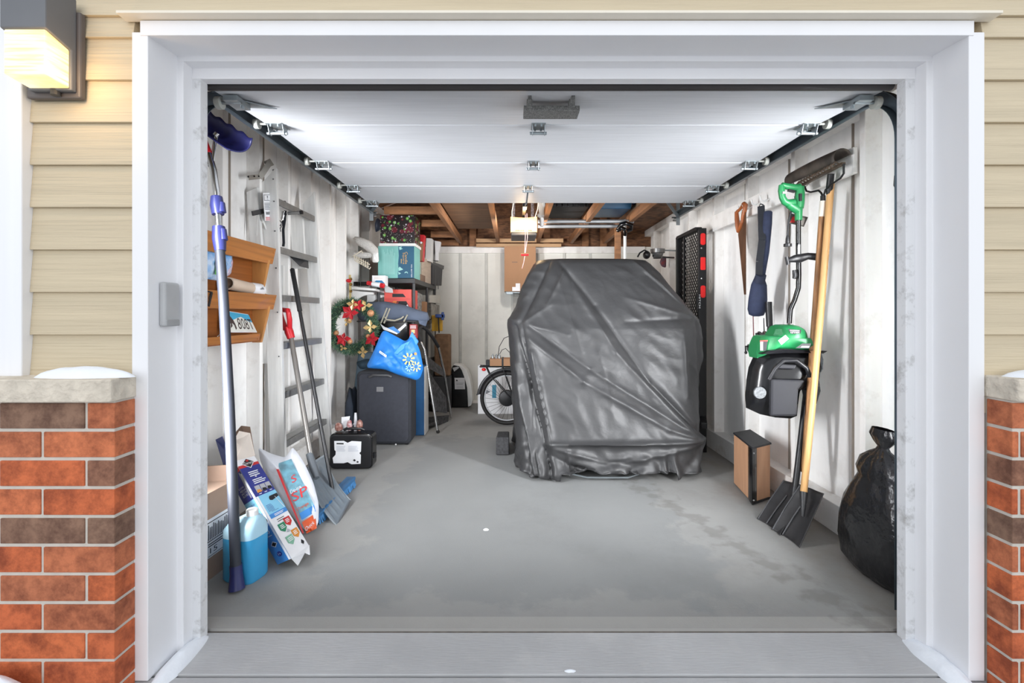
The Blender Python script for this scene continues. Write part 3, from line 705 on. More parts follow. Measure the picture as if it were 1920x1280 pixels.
def sc(u, v):
    p = bil(q, u, v); rim = (2*u-1)**2
    rib = .006*max(0, sin(u*2*pi*4.5))*(1 if .1 < v < .8 else 0)
    return p+V((-.03, .0, -.012))*(1-(2*v-1)**2)*(.8)+V((-.03,.01,-.012))*(1-rim)*.6*(.1+.9*v)+V((.7,-.3,.6))*rib
m.grid(sc, 60, 24); sh = m.build('scoop', pm('scoop_grey', (112,122,130), .4, var=.06, bump=.05, scale=12), t, smooth=1, solid=.005)
m = MB(); m.tube([sc(0,i/8) for i in range(9)], .005, 6); m.tube([sc(1,i/8) for i in range(9)], .005, 6); m.tube([sc(i/10,1) for i in range(11)], .008, 6); m.build('scoop_rim', pl('rim_grey', (142,150,156), .35), sh, smooth=1)
m = MB(); m.tube([sc(i/10,0) for i in range(11)], .004, 6); m.build('wear_strip', pl('wear', (92,94,98), .4), sh, smooth=1)
m = MB(); m.tube([P(580,850,3.08), P(588,878,3.04), P(594,896,3.0)], [.022,.026,.018], 10); m.build('socket', pl('socket_grey', (96,102,108), .4), t, smooth=1)
# push broom
t = thing('push_broom', 'push broom with black pole and blue bristle head on the floor behind the grey scoop', 'broom')
h0 = V((-1.18,3.08,.055)); top = P(548,505,3.40)
m = MB(); m.tube([h0, h0.lerp(top, .6), top], .0125, 10); m.build('pole', black, t, smooth=1)
m = MB(); m.tube([h0.lerp(top,.80), top, top+(top-h0).normalized()*.008], [.0165,.0165,.010], 10); m.build('grip', pm('ribbed_black', (30,30,32), .6, scale=4, st=(1,1,40), bump=.8, bs=200, bst=(.1,.1,1)), t, smooth=1)
m = MB(); m.box(-1.205,-1.14,2.76,3.40,.040,.062); m.build('head_block', pl('block_blue', (52,104,150), .5), t, bevel=.004)
m = MB(); 
for i in range(60):
    for j in range(5):
        x = -1.198+j*.013; y = 2.765+i*.0105; dx = random.uniform(-.008,.008); m.tube([(x,y,.041),(x+dx+(.012 if j==4 else 0),y+random.uniform(-.006,.006),.002)], [.0045,.006], 4, caps=True)
m.build('bristles', pm('bristle_blue', (58,120,172), .7, var=.25, scale=30), t)
# large brown carton
t = thing('cardboard_box', 'big grey brown carton with a barcode label beside the left jamb', 'cardboard box')
a = V((-1.43,1.98,0)); b = V((-1.40,2.38,0)); H = V((0,0,.405))
m = MB(); m.prism([a, b, V((-1.68,2.40,0)), V((-1.68,1.98,0))], H)
q = [a, b, b+H, a+H]
m.build('carton', card_g, t)
m = MB(); qq = [V((-1.405,2.20,.402)), V((-1.375,2.58,.402)), V((-1.42,2.56,.47)), V((-1.45,2.2,.47))]
m.prism([V((-1.7,2.30,.405)),V((-1.40,2.36,.405)),V((-1.42,2.38,.475)),V((-1.72,2.32,.475))], (0,.006,0)); m.build('open_flap', card_d, t)
m = MB(); m.dec(q, .45, .255, .92, .70, 0); m.lines(q, .49, .46, .87, .64, 14, 1, .002, .5, True); m.dec(q,.47,.655,.90,.665,1,.002); m.dec(q,.47,.44,.90,.45,1,.002); m.lines(q,.49,.38,.85,.43,2,1,.002); m.dtext(q, '15', .52, .30, .64, .36, 1, .002); m.lines(q,.49,.27,.88,.285,1,1,.002)
m.build('barcode_label', [papr, ink], t)
# washer fluid jug
t = thing('fluid_jug', 'clear jug of blue washer fluid with white cap, on the floor behind the rake pole', 'jug')
jc = V((-1.262,2.215,0)); ja = R(-14); jM = Matrix.Rotation(ja, 3, 'Z')
def rr(hx, hy, z, n=32, e=4, ox=0):
    return [jc+jM @ V((ox+hx*math.copysign(abs(cos(2*pi*i/n))**(2/e), cos(2*pi*i/n)), hy*math.copysign(abs(sin(2*pi*i/n))**(2/e), sin(2*pi*i/n)), z)) for i in range(n)]
def loft(m, rings, mi=0, caps=True):
    n = len(rings[0]); vv = [p for r in rings for p in r]
    fs = [(i*n+j, i*n+(j+1) % n, (i+1)*n+(j+1) % n, (i+1)*n+j) for i in range(len(rings)-1) for j in range(n)]
    if caps: fs += [tuple(range(n))[::-1], tuple((len(rings)-1)*n+j for j in range(n))]
    m.add(vv, fs, mi)
m = MB(); loft(m, [rr(.078,.062,0), rr(.085,.07,.012), rr(.085,.07,.20), rr(.085,.07,.203)]); m.build('blue_fluid', bluel, t, smooth=1)
m = MB(); loft(m, [rr(.0855,.0705,.203), rr(.084,.069,.235), rr(.07,.058,.265,ox=.01), rr(.045,.04,.288,e=2.5,ox=.028), rr(.03,.03,.296,e=2,ox=.035)]); m.build('clear_shoulder', jugw, t, smooth=1)
cc = jc+jM @ V((.037,0,.294)); m = MB(); m.lathe(cc, (0,0,1), [(.024,0),(.026,.003),(.026,.026),(.023,.03)], 24); m.build('cap', whitep, t, smooth=30)
m = MB(); m.tube([jc+jM @ V((-.0,-.02,.28)), jc+jM @ V((-.05,-.0,.262)), jc+jM @ V((-.07,0,.23))], .012, 8); m.build('moulded_handle', jugw, t, smooth=1)
# clear crumpled bag between jug and carton
m = MB(); m.puff([P(478,1028,2.45),P(492,1018,2.45),P(494,980,2.5),P(484,955,2.5),P(476,970,2.45)], (0.3,-1,0), .02, amp=.015, fr=30)
tag(m.build('film_wrap', pm('clear_wrap', (150,152,148), .15, col2=(206,208,204), scale=30), smooth=60), 'crumpled clear plastic wrap on the floor behind the blue jug', 'plastic wrap')
# roof rake carton
t = thing('snow_rake_carton', 'long printed navy and light blue carton with a diamond logo, leaning tilted behind the jug', 'printed box')
E1b, E1t = P(546,1047,2.23), P(440,864,2.50); E0b = PZ(521,1058,.003); E2b = P(579,1022,2.42); E0t = E0b+E1t-E1b; E2t = E2b+E1t-E1b
print('E0t', 962+E0t.x/E0t.y*880, 588+(1.24-E0t.z)/E0t.y*880, 'E2t', 962+E2t.x/E2t.y*880, 588+(1.24-E2t.z)/E2t.y*880, E0b, E1b, E2b, E1t)
E3b, E3t = E0b+E2b-E1b, E0t+E2t-E1t
E3b.z = max(E3b.z, .003)
m = MB(); m.hexa([E0b, E1b, E2b, E3b, E0t, E1t, E2t, E3t], 0)
ql = [E0b, E1b, E1t, E0t]; qr = [E1b, E2b, E2t, E1t]
mats = [papr, p_navy, p_cyan, p_blue, p_red, ink, p_green, p_lgreen, p_orange, papr, pl('print_dkred',(150,50,60),.5), pl('photo_grey',(178,180,186),.5)]
m.dec(ql, 0,0,1,.45,3); m.dec(ql, 0,.45,1,.60,2); m.dec(ql, 0,.60,1,.89,1); m.dec(ql, 0,.89,1,.93,4); m.dec(ql,.86,0,1,.86,9,.0018)
m.dtext(ql,'16', .30,.265,.66,.315,9,.0022); m.lines(ql,.25,.33,.8,.345,1,9,.002); m.lines(ql,.3,.24,.7,.255,1,9,.002)
for (u, v, s_) in ((.5,.165,.16),):
    m.dpoly(ql, [(u-s_*1.5,v),(u,v-.028),(u+s_*1.5,v),(u,v+.028)], 9, .002); m.dpoly(ql, [(u-s_*1.2,v),(u,v-.021),(u+s_*1.2,v),(u,v+.021)], 5, .0026)
m.dpoly(ql, [(.5+.17*cos(a), .075+.022*sin(a)) for a in [2*pi*i/16 for i in range(16)]], 1, .002); m.dtext(ql,'1+',.42,.065,.6,.085,9,.0026)
m.dpoly(ql, [(.1,.49),(.2,.50),(.95,.385),(.9,.36)], 5, .002); m.dpoly(ql, [(.25,.475),(.33,.485),(.5,.462),(.45,.448)], 4, .0026); m.dpoly(ql, [(.58,.445),(.64,.452),(.84,.418),(.8,.402)], 4, .0026)
m.dtext(ql,'LIGHT AND', .12,.505,.8,.525,1,.002); m.dtext(ql,'ROBUST', .2,.48,.7,.498,1,.002) if False else m.dtext(ql,'ROBUST', .25,.545,.75,.56,1,.002)
for i, s_ in enumerate(('LOW,','MEDIUM','AND STEEP','SLOPES')): m.dtext(ql, s_, .22,.735-i*.027,.70 if i != 2 else .78,.755-i*.027,9,.002)
m.dpoly(ql, [(.70,.62),(.80,.62),(.92,.87),(.82,.88)], 11, .0024)
m.dec(qr, 0,.60,1,.905,1); m.dec(qr, 0,.905,1,.935,4); m.dec(qr, 0,.405,1,.60,2); m.dec(qr, 0,.365,1,.405,3); m.dec(qr, 0,0,.10,.60,9,.0015)
m.dpoly(qr, [(.18,.945),(.5,.885),(.82,.945),(.5,.998)], 9, .002); m.dpoly(qr, [(.22,.945),(.5,.893),(.78,.945),(.5,.99)], 5, .0026)
m.dtext(qr,'Garant', .27,.928,.74,.957,9,.0032); m.dpoly(qr, [(.42,.962),(.5,.957),(.58,.962),(.55,.975),(.5,.978),(.45,.975)], 4, .0032)
m.lines(qr,.25,.80,.85,.86,3,9,.002,.5); m.lines(qr,.25,.72,.9,.775,3,9,.002,.5); m.dpoly(qr,[(.5,.782),(.56,.79),(.5,.797),(.44,.79)],9,.002)
for i in range(3): m.dec(qr,.16+.27*i,.63,.40+.27*i,.70,11,.002); m.dpoly(qr,[(.16+.27*i,.63),(.40+.27*i,.63),(.36+.27*i,.655),(.2+.27*i,.66)],5 if i else 8,.0026); m.dec(qr,.2+.27*i,.612,.33+.27*i,.618,9,.0022)
m.dpoly(qr,[(.50,.545),(.56,.562),(.98,.562),(.98,.53),(.6,.515),(.5,.525)],5,.002); m.lines(qr,.18,.43,.50,.50,6,1,.002,.3); m.lines(qr,.3,.42,.75,.43,1,1,.002,.3); m.dpoly(qr,[(.93,.41),(.96,.41),(.80,.54),(.78,.54)],9,.0024)
m.lines(qr,.32,.375,.85,.398,2,9,.002,.5); m.lines(qr,.3,.315,.8,.35,2,5,.002,.35)
for (u, v, mi) in ((.20,.21,6),(.56,.235,4),(.22,.085,7),(.60,.11,8)):
    m.dpoly(qr,[(u,v+.03),(u+.17,v),(u+.34,v+.03),(u+.34,v+.085),(u,v+.085)],mi,.002); m.lines(qr,u+.06,v+.035,u+.30,v+.075,3,9,.0026,.45)
m.dpoly(qr,[(.40,.20),(.52,.19),(.60,.2),(.52,.225)],11,.0022)
m.dpoly(qr,[(.74,.055),(.82,.035),(.90,.055),(.82,.082)],5,.002)
m.build('carton', mats, t)
# end flaps
m = MB(); m.prism([E1t, E2t, E2t.lerp(P(468,812,2.78),1), P(448,808,2.74), P(438,826,2.68), P(428,820,2.62)], (.002,.003,.0)); m.build('top_flap', [pl('flap_cream',(226,216,206),.7)], t)
m = MB(); m.prism([E0t, E0t.lerp(E1t,.9), P(424,838,2.62), P(416,818,2.64), P(404,824,2.66)], (.002,.003,0)); m.build('top_flap', [pl('flap_navy',(70,78,132),.6)], t)
m = MB(); m.prism([E3t, E2t, P(468,800,2.85), P(452,798,2.86), P(440,812,2.84)], (.002,.003,0)); m.build('top_flap', card_d, t)
m = MB(); m.prism([E1b, E2b, P(580,1040,2.37), P(571,1036,2.36), P(566,1046,2.34), P(558,1060,2.29)], (.002,.003,.001)); m.build('bottom_flap', papr, t)
# ice melt sack
t = thing('ice_melt_bag', 'open white, teal and orange plastic sack of ice melt leaning behind the printed carton', 'sack')
bb_ = [P(590,1000,2.66), P(597,980,2.70), P(598,945,2.80), P(588,905,2.88), P(572,870,2.95), P(556,846,3.0), P(548,838,3.0), P(535,858,2.97), P(508,850,2.94), P(484,838,2.92), P(488,866,2.88), P(512,910,2.80), P(545,965,2.70), P(572,1003,2.64)]
for p in bb_: p.z = max(p.z, .02)
ctr = sum(bb_, V((0,0,0)))/len(bb_)
m = MB(); m.puff(bb_, (.35,-1,.25), .05, rings=9, amp=.012, fr=14)
ob = m
sq = [P(578,1000,2.60), P(603,985,2.62), P(570,858,2.78), P(520,862,2.74)]
def bagmat():
    mm = pm('sack_film', (222,226,234), .3, var=.04, bump=.4, bs=20, dist=.01)
    return mm
m.build('sack', bagmat(), t, smooth=60)
# printed front panel hugging the bulge
nrm = V((.35,-1,.25)).normalized()
def sackq(a, b, c, d, mi, mm, n=8):
    # panel bulged like the sack
    q = [a, b, c, d]
    mm.grid(lambda u, v: bil(q, u, v)+nrm*.004, n, n, mi)
def bulge(p):
    # height of the sack surface over its mean plane by distance to centre
    best = 0; n = len(bb_)
    dv = p-ctr; 
    # ratio to outline along direction in camera plane
    ang = math.atan2(dv.z, dv.x); rmax = .12
    # ray-polygon intersection in xz
    for i in range(n):
        a, b = bb_[i]-ctr, bb_[(i+1) % n]-ctr
        ex, ez = b.x-a.x, b.z-a.z; det = ex*(-sin(ang))-ez*(-cos(ang))
        if abs(det) < 1e-9: continue
        s_ = (-(a.x)*(-sin(ang))+(a.z)*(-cos(ang)))/det
        if -.001 <= s_ <= 1.001:
            x, z = a.x+ex*s_, a.z+ez*s_
            if x*cos(ang)+z*sin(ang) > 0: rmax = math.hypot(x, z)
    f = min(1, math.hypot(dv.x, dv.z)/max(rmax, 1e-4))
    return .05*(max(0, 1-f**2.2))**.5, f
plane_n = nrm
def onbag(px, py, off=.006):
    Yc = 2.76
    for _ in range(6):
        p = P(px, py, Yc)
        # nearest plane through ctr with normal from outline fit
        d = (p-ctr).dot(fitn); h, f = bulge(p)
        Yc += (d-h-off)/1.1*(1)
    return P(px, py, Yc)
# fit normal of outline
import itertools
nn = V((0,0,0))
for i in range(len(bb_)): nn += (bb_[i]-ctr).cross(bb_[(i+1) % len(bb_)]-ctr)
fitn = nn.normalized()
if fitn.y > 0: fitn = -fitn
def pan(pts, mi, mm, off=.012, n=10):
    q = pts
    def f(u, v):
        x = q[0][0]*(1-u)*(1-v)+q[1][0]*u*(1-v)+q[2][0]*u*v+q[3][0]*(1-u)*v
        y = q[0][1]*(1-u)*(1-v)+q[1][1]*u*(1-v)+q[2][1]*u*v+q[3][1]*(1-u)*v
        return onbag(x, y, off)
    mm.grid(f, n, n, mi)
def ptext(s_, pts, mi, mm, off=.016):
    g, fs = glyphs(s_); q = pts
    def f(u, v):
        x = q[0][0]*(1-u)*(1-v)+q[1][0]*u*(1-v)+q[2][0]*u*v+q[3][0]*(1-u)*v
        y = q[0][1]*(1-u)*(1-v)+q[1][1]*u*(1-v)+q[2][1]*u*v+q[3][1]*(1-u)*v
        return onbag(x, y, off)
    mm.add([f(x, y) for x, y in g], fs, mi)
m = MB()
pan([(561,962),(589,946),(546,860),(520,869)], 0, m)      # teal picture field
pan([(566,975),(592,958),(589,946),(561,962)], 1, m, .013)
pan([(575,1000),(594,990),(591,962),(566,979)], 2, m, .013)
pan([(567,1000),(570,999),(518,868),(514,870)], 3, m, .014)
ptext('SP', [(550,941),(578,926),(575,908),(545,925)], 3, m)
ptext('S', [(548,906),(557,900),(553,888),(545,893)], 3, m)
ptext('De-ice', [(545,926),(566,914),(562,908),(543,919)], 4, m)
ptext('Orange', [(557,960),(580,946),(577,940),(556,952)], 5, m)
ptext('Quick', [(572,998),(590,982),(588,975),(572,988)], 4, m)
m.build('printed_panel', [pm('teal_picture', (120,176,196), .3, col2=(96,132,146), scale=20, bump=.2), p_blue, orange, pl('sack_red',(206,62,66),.35), papr, orange], t, smooth=60)
# ============================================================ COVERED VEHICLE
t = thing('covered_vehicle', 'small vehicle under a wrinkled dark grey cover, parked at the back right', 'covered vehicle')
TB = [(0,.08,1.43,3.45,4.96),(.05,.03,1.44,3.44,4.96),(.15,.03,1.46,3.47,4.96),(.33,.015,1.49,3.50,4.96),(.80,-.005,1.53,3.62,4.96),(1.12,-.035,1.585,3.73,4.96),(1.19,-.035,1.585,3.77,4.96),
      (1.30,.03,1.50,3.83,4.98),(1.45,.085,1.40,3.91,4.96),(1.60,.15,1.30,4.0,4.94),(1.68,.18,1.24,4.06,4.92),(1.715,.21,1.20,4.10,4.88),(1.74,.32,1.05,4.25,4.75),(1.752,.55,.85,4.4,4.6)]
def tab(z):
    for a, b in zip(TB[:-1], TB[1:]):
        if z <= b[0]:
            f = (z-a[0])/(b[0]-a[0]); return [a[i]+(b[i]-a[i])*f for i in range(1,5)]
    return list(TB[-1][1:])
def cvp(zx, zy): p = P(900+zx/2.56, 440+zy/2.56, 3.75); return (p.x, p.z)
FO = []   # segments: a, b, amplitude, width
for a, b, am, wd in (
    ((400,110),(560,340),-.028,.035),((560,340),(790,700),-.024,.035),((790,700),(1035,950),-.020,.03),
    ((350,110),(195,420),-.026,.035),((290,120),(180,330),.022,.03),((420,160),(330,330),.02,.03),
    ((470,260),(640,560),.018,.05),((640,560),(980,930),.022,.05),((1035,955),(860,900),.018,.03),((1030,940),(700,610),-.014,.03),
    ((240,500),(480,690),.03,.045),((480,690),(860,900),.022,.05),((210,420),(520,640),-.022,.035),((520,640),(1010,945),-.018,.035),
    ((300,962),(1030,955),.036,.03),((330,975),(600,1050),.02,.035),((600,1050),(1030,965),.018,.04),((330,1010),(560,1130),-.02,.04),
    ((780,100),(1050,390),.026,.035),((840,180),(1060,400),-.018,.03),((720,300),(1060,400),.014,.03),((1065,400),(700,420),-.014,.035),
    ((200,430),(230,640),-.02,.02),((230,640),(250,900),-.018,.02),((250,560),(330,960),.030,.03),((165,440),(300,960),-.03,.03),((175,620),(260,1100),.03,.03),((300,965),(345,1150),-.03,.025),
    ((400,990),(410,1160),.03,.02),((445,1060),(425,1160),-.03,.02),((270,1000),(290,1150),.03,.02),((210,900),(230,1120),-.03,.025),
    ((1060,420),(1045,930),-.022,.03),((970,480),(960,760),.018,.03),((1075,500),(1085,1000),.02,.025),((1035,960),(1000,1170),.035,.022),((1035,960),(1060,1160),-.03,.02),((1040,960),(950,1120),.02,.03),
    ((200,425),(350,330),.012,.03),((205,425),(420,480),.012,.03),((560,560),(610,800),.006,.03),((450,150),(470,420),-.008,.03),((380,180),(480,560),.008,.03)):
    FO.append((cvp(*a), cvp(*b), am, wd))
def fold(x, z):
    d = 0
    for (ax, az), (bx, bz), am, wd in FO:
        ex, ez = bx-ax, bz-az; L2 = ex*ex+ez*ez
        f = max(0, min(1, ((x-ax)*ex+(z-az)*ez)/L2))
        q = (x-ax-ex*f)**2+(z-az-ez*f)**2
        if q < 9*wd*wd: d += 1.5*am*math.exp(-math.sqrt(q+.00001)/(wd*.62))*(.55+.45*sin(pi*f))
    return d
m = MB(); NU, NV = 340, 180; vv = []
def se(a, hx=.75, hy=.62): c_, n_ = cos(a), sin(a); return V((hx*math.copysign(abs(c_)**(1/3), c_), hy*math.copysign(abs(n_)**(1/3), n_), 0))
def arc(a0, a1, n):
    K = 6000; pts = [se(a0+(a1-a0)*i/K) for i in range(K+1)]; L_ = [0]
    for i in range(K): L_.append(L_[-1]+(pts[i+1]-pts[i]).length)
    out = []; j = 1
    for i in range(n):
        t_ = L_[-1]*i/n
        while L_[j] < t_: j += 1
        out.append(pts[j-1].lerp(pts[j], (t_-L_[j-1])/(L_[j]-L_[j-1]) if L_[j] > L_[j-1] else 0))
    return [(p.x/.75, p.y/.62) for p in out]
ANG = arc(-pi, 0, 240)+arc(0, pi, 100)
for k in range(NV+1):
    z = 1.752*(k/NV)
    x0, x1, y0, y1 = tab(z); cx, cy, hx, hy = (x0+x1)/2, (y0+y1)/2, (x1-x0)/2, (y1-y0)/2
    for j in range(NU):
        s_ = j/NU
        # more samples on the front: angle measured so that s in 0..0.5 is the front
        ux, uy = ANG[j]
        c_, n_ = ux**3, uy**3
        q = V((cx+hx*ux, cy+hy*uy, z))
        nx = V((ux**5*hy, uy**5*hx, 0)).normalized()
        fr = max(0, -n_)
        d = fold(q.x, z)*min(1, fr*3)
        wr = noise.noise(V((q.x*4+z*2.2, q.y*4, z*3.2)))*.012+noise.noise(V((q.x*11+z*9, q.y*11, z*5-q.x*4)))*.007+(.5-abs(noise.noise(V((q.x*7+z*6, q.y*5, z*4-q.x*3)))))*.012
        hem = max(0, 1-z/.28)
        wr += hem*(.022*sin(q.x*30+2*noise.noise(q*5)*4+q.y*22)+.016*noise.noise(q*16))
        if n_ > 0 or abs(c_) > .97: wr += .018*sin(q.y*9+z*1.5)*(1-z/2)
        q += nx*(d*1.0+wr*min(1, (1.76-z)*6))
        zz = z
        if k == 0:
            zz = .012+.05*max(0, noise.noise(V((q.x*5, q.y*3, 1))))+(.075 if .35 < q.x < 1.2 and n_ < 0 else 0)*1
        elif z < .12: zz = max(z, .012+.05*max(0, noise.noise(V((q.x*5, q.y*3, 1))))+(.075 if .35 < q.x < 1.2 and n_ < 0 else 0)*(1-z/.12)+z*.3)
        q.z = zz+(-.02*max(0, 1-abs(q.y-4.4)*1.2) if z > 1.7 else 0)*0
        vv.append(q)
vv.append(V((.7, 4.5, 1.757)))
fs = [(k*NU+j, k*NU+(j+1) % NU, (k+1)*NU+(j+1) % NU, (k+1)*NU+j) for k in range(NV) for j in range(NU)]
fs += [(NV*NU+j, NV*NU+(j+1) % NU, len(vv)-1) for j in range(NU)]
m.add(vv, fs)
m.build('cover', pm('cover_fabric', (46,46,47), .48, var=.05, scale=3, bump=.45, bs=16, bst=(1,1,1.4), dist=.006, det=8), t, smooth=80)
for x in (.30, 1.26):
    m = MB(); m.lathe((x-.08,3.72,.17), (1,0,0), [(.10,0),(.16,.01),(.17,.05),(.17,.12),(.16,.16),(.10,.17)], 28); m.build('wheel', rubber, t, smooth=1)
m = MB(); m.tube([(.42,3.50,.05),(.55,3.47,.03),(.85,3.47,.03),(.95,3.50,.05)], .007, 6); m.build('hem_rod', steel, t)
m = MB(); m.prism([(-.15,4.10,.005),(-.035,4.10,.005),(-.035,4.32,.005),(-.14,4.32,.005)], (0,0,.155))
tag(m.build('wheel_chock', [pm('chock', (58,58,60), .8, var=.3, scale=60, bump=.5)], bevel=.01), 'black rough block on the floor at the left foot of the covered vehicle', 'block')

# ============================================================ BACK LEFT CORNER
# hard suitcase
t = thing('suitcase', 'large dark fabric suitcase standing upright below the blue shopping bag', 'suitcase')
def rbox(m, x0, x1, y0, y1, z0, z1, r=.05, mi=0, n=6):
    pts = []
    for cx_, cz_, a0 in ((x1-r, z0+r, -90), (x1-r, z1-r, 0), (x0+r, z1-r, 90), (x0+r, z0+r, 180)):
        for i in range(n+1):
            a = R(a0+90*i/n); pts.append(V((cx_+r*cos(a), y0, cz_+r*sin(a))))
    return m.prism(pts, (0, y1-y0, 0), mi)
m = MB(); rbox(m, -1.475, -.96, 4.42, 4.66, .012, .70, .05); m.build('shell', blackf, t, bevel=.015, seg=3)
m = MB(); rbox(m, -1.45, -.985, 4.412, 4.425, .035, .675, .045); fp = m.build('front_panel', pm('suit_front', (48,50,58), .85, var=.08, scale=30, bump=.3, bs=260), t, bevel=.004)
m = MB(); m.tube([P(692,707,4.40),P(700,703,4.38),P(727,703,4.38),P(734,706,4.40)], .012, 8, flat=.6); m.build('handle', dgrey, t, smooth=1)
m = MB(); q = [P(706,734,4.408),P(719,734,4.408),P(719,725,4.408),P(706,725,4.408)]; m.dec(q,0,0,1,1,0,.003); m.build('badge', pl('badge', (112,112,114), .4), fp)
for x in (-1.43, -1.0): m = MB(); m.sphere((x,4.45,.014), .014, 10); m.build('caster', black, t, smooth=1)
m = MB(); m.sphere(P(742,833,4.40), .008, 8); m.build('stud', whitep, t)
# black tool case
t = thing('tool_case', 'black moulded tool case with a notched white paper label, standing by the suitcase', 'tool case')
m = MB(); rbox(m, -1.465, -1.12, 3.74, 3.86, .004, .285, .04); m.build('case_body', gloss_k, t, bevel=.012, seg=3)
m = MB(); rbox(m, -1.455, -1.13, 3.728, 3.742, .012, .275, .035); cl_ = m.build('case_lid', black, t, bevel=.005)
def cq(zx, zy): return P(600+zx/5.053, 680+zy/5.053, 3.722)
m = MB(); m.prism([cq(*p) for p in ((135,740),(225,738),(262,757),(300,740),(392,745),(388,840),(372,855),(388,872),(385,955),(300,960),(262,940),(225,950),(128,950),(120,900),(148,870),(150,835),(138,825))], (0,-.002,0))
q = [cq(135,950),cq(388,955),cq(390,745),cq(138,740)]
m.dec(q,.08,.86,.35,.92,1,.004); m.lines(q,.08,.55,.45,.82,7,2,.004,.4); m.lines(q,.52,.55,.92,.82,7,2,.004,.4)
m.dpoly(q,[(.70,.15),(.76,.10),(.82,.15),(.76,.21)],1,.004); m.dpoly(q,[(.83,.08),(.88,.04),(.93,.08),(.88,.13)],1,.004)
m.build('paper_label', [papr, ink, pl('faint_grey', (190,194,204), .6)], cl_)
m = MB(); m.tube([P(645,806,3.79),P(650,803,3.79),P(678,803,3.79),P(684,806,3.79)], .012, 8); m.build('carry_handle', black, t, smooth=1)
m = MB(); m.box(-1.12,-1.105,3.77,3.80,.08,.12); m.build('latch', black, t)
# loose small things on the tool case
def blob(name, c, r, mat_, label, cat, amp=.3, n=14):
    m = MB(); m.sphere((0,0,0), 1.0, n)
    k = V((random.uniform(0,9),)*3)
    for p in m.v: 
        f = 1+amp*noise.noise(p*1.7+k); p.x *= f; p.y *= f; p.z *= f
    m.v = [V((c.x+p.x*r[0], c.y+p.y*r[1], max(c.z+p.z*r[2], c.z-r[2]*.85))) for p in m.v]
    return tag(m.build(name, mat_, smooth=60), label, cat)
brown_p = pm('brown_packet', (112,56,44), .4, var=.5, scale=50, col2=(176,140,130))
red_p = pm('red_packet', (156,50,54), .35, var=.5, scale=60, col2=(196,180,180))
blob('packet', V((P(635,800,3.80).x, 3.80, .322)), (.032,.02,.036), brown_p, 'small brown packet at the left end of the black tool case top', 'packet')
blob('packet', V((P(655,798,3.80).x, 3.80, .335)), (.022,.018,.048), red_p, 'red foil packet in the middle of the black tool case top', 'packet')
blob('packet', V((P(674,797,3.80).x, 3.80, .335)), (.026,.02,.048), brown_p, 'brown and white packet at the right end of the black tool case top', 'packet')
m = MB(); m.prism([P(641,812,3.83),P(652,812,3.83),P(656,780,3.83),P(640,782,3.83)], (0,.004,0)); tag(m.build('hang_card', papr, bevel=.001), 'white hang card standing on the black tool case', 'card')
m = MB(); m.lathe(V((P(668,800,3.86).x,3.84,.285)), (0,0,1), [(.012,0),(.014,.04),(.02,.055),(.013,.06),(.012,.11),(.009,.145)], 12); tag(m.build('nozzle_bottle', pl('nozzle', (206,208,214), .35), smooth=1), 'slim white bottle standing behind the packets on the tool case', 'bottle')
# dark folded cloth and blue panel behind the suitcase
blob('duffel_bag', V((-1.56,4.55,.26)), (.065,.12,.27), pm('navy_bag', (30,38,50), .8, var=.2, scale=20, bump=.4), 'dark navy soft bag squeezed between the suitcase and the left wall', 'bag')
m = MB(); m.hexa([P(655,800,4.80),P(700,800,4.80),P(700,800,4.95),P(664,800,4.95),P(672,660,4.85),P(705,660,4.85),P(705,660,5.0),P(672,660,5.0)])
for p in m.v: p.z = max(p.z, .002)
tag(m.build('storage_tote', pm('slate_tote', (104,128,146), .6, var=.05), bevel=.01), 'slate blue leaning panel box behind the suitcase by the left wall', 'tote')
blob('folded_cloth', V((P(690,685,4.78).x,4.84,.72)), (.13,.07,.055), pm('teal_cloth', (62,84,100), .8, var=.2, scale=14, bump=.4), 'dark teal folded cloth behind the top of the suitcase', 'cloth')
m = MB(); m.box(-1.18,-.905,4.78,4.98,.002,.70); m.box(-.905,-.898,4.775,4.985,.002,.70,1)
tag(m.build('blue_bin', [pm('bin_blue', (50,106,160), .45, var=.08, scale=8), whitep], bevel=.006), 'bright blue upright bin with a white edge between the suitcase and the step stool', 'bin')
# shopping bag
t = thing('shopping_bag', 'bright blue fabric shopping bag with yellow spark prints lying over the dark suitcase', 'shopping bag')
bo = [P(x, y, 4.345) for x, y in ((718,617),(742,630),(760,640),(774,628),(787,655),(794,690),(788,708),(780,713),(745,702),(720,692),(690,690),(688,684),(700,660))]
m = MB(); m.puff(bo, (0,-1,0), .07, rings=12, amp=.035, fr=11); m.build('bag', pm('tote_blue', (36,122,206), .45, var=.06, scale=10, bump=.4, bs=24, dist=.006), t, smooth=70)
m = MB(); m.prism([P(764,640,4.33),P(772,622,4.33),P(784,640,4.33),P(776,656,4.33)], (0,.03,0)); m.prism([P(738,662,4.275),P(752,646,4.275),P(770,638,4.275),P(764,648,4.275),P(745,664,4.275)], (0,.02,0)); m.build('bag_handle', pl('tote_blue2', (44,134,220), .5), t, bevel=.003)
def spark(m, px, py, r, mi, Y=4.262, n=8):
    for i in range(n):
        a = 2*pi*i/n+.2; d = V((cos(a), 0, sin(a))); e = V((-sin(a), 0, cos(a))); c = P(px, py, Y)
        m.add([c+d*r*.4-e*r*.10, c+d*r-e*r*.14, c+d*r+e*r*.14, c+d*r*.4+e*r*.10], [(0,1,2,3),(3,2,1,0)], mi)
for px_, py_, r_, Y_, mt in ((766,673,.055,4.262,pl('spark_yellow', (226,214,110), .5)),(780,687,.046,4.268,pl('spark_yellow', (226,214,110), .5)),(767,690,.032,4.262,pl('spark_cyan', (150,214,240), .5))):
    m = MB(); spark(m, px_, py_, r_, 0, Y_); m.build('spark_print', mt, t)
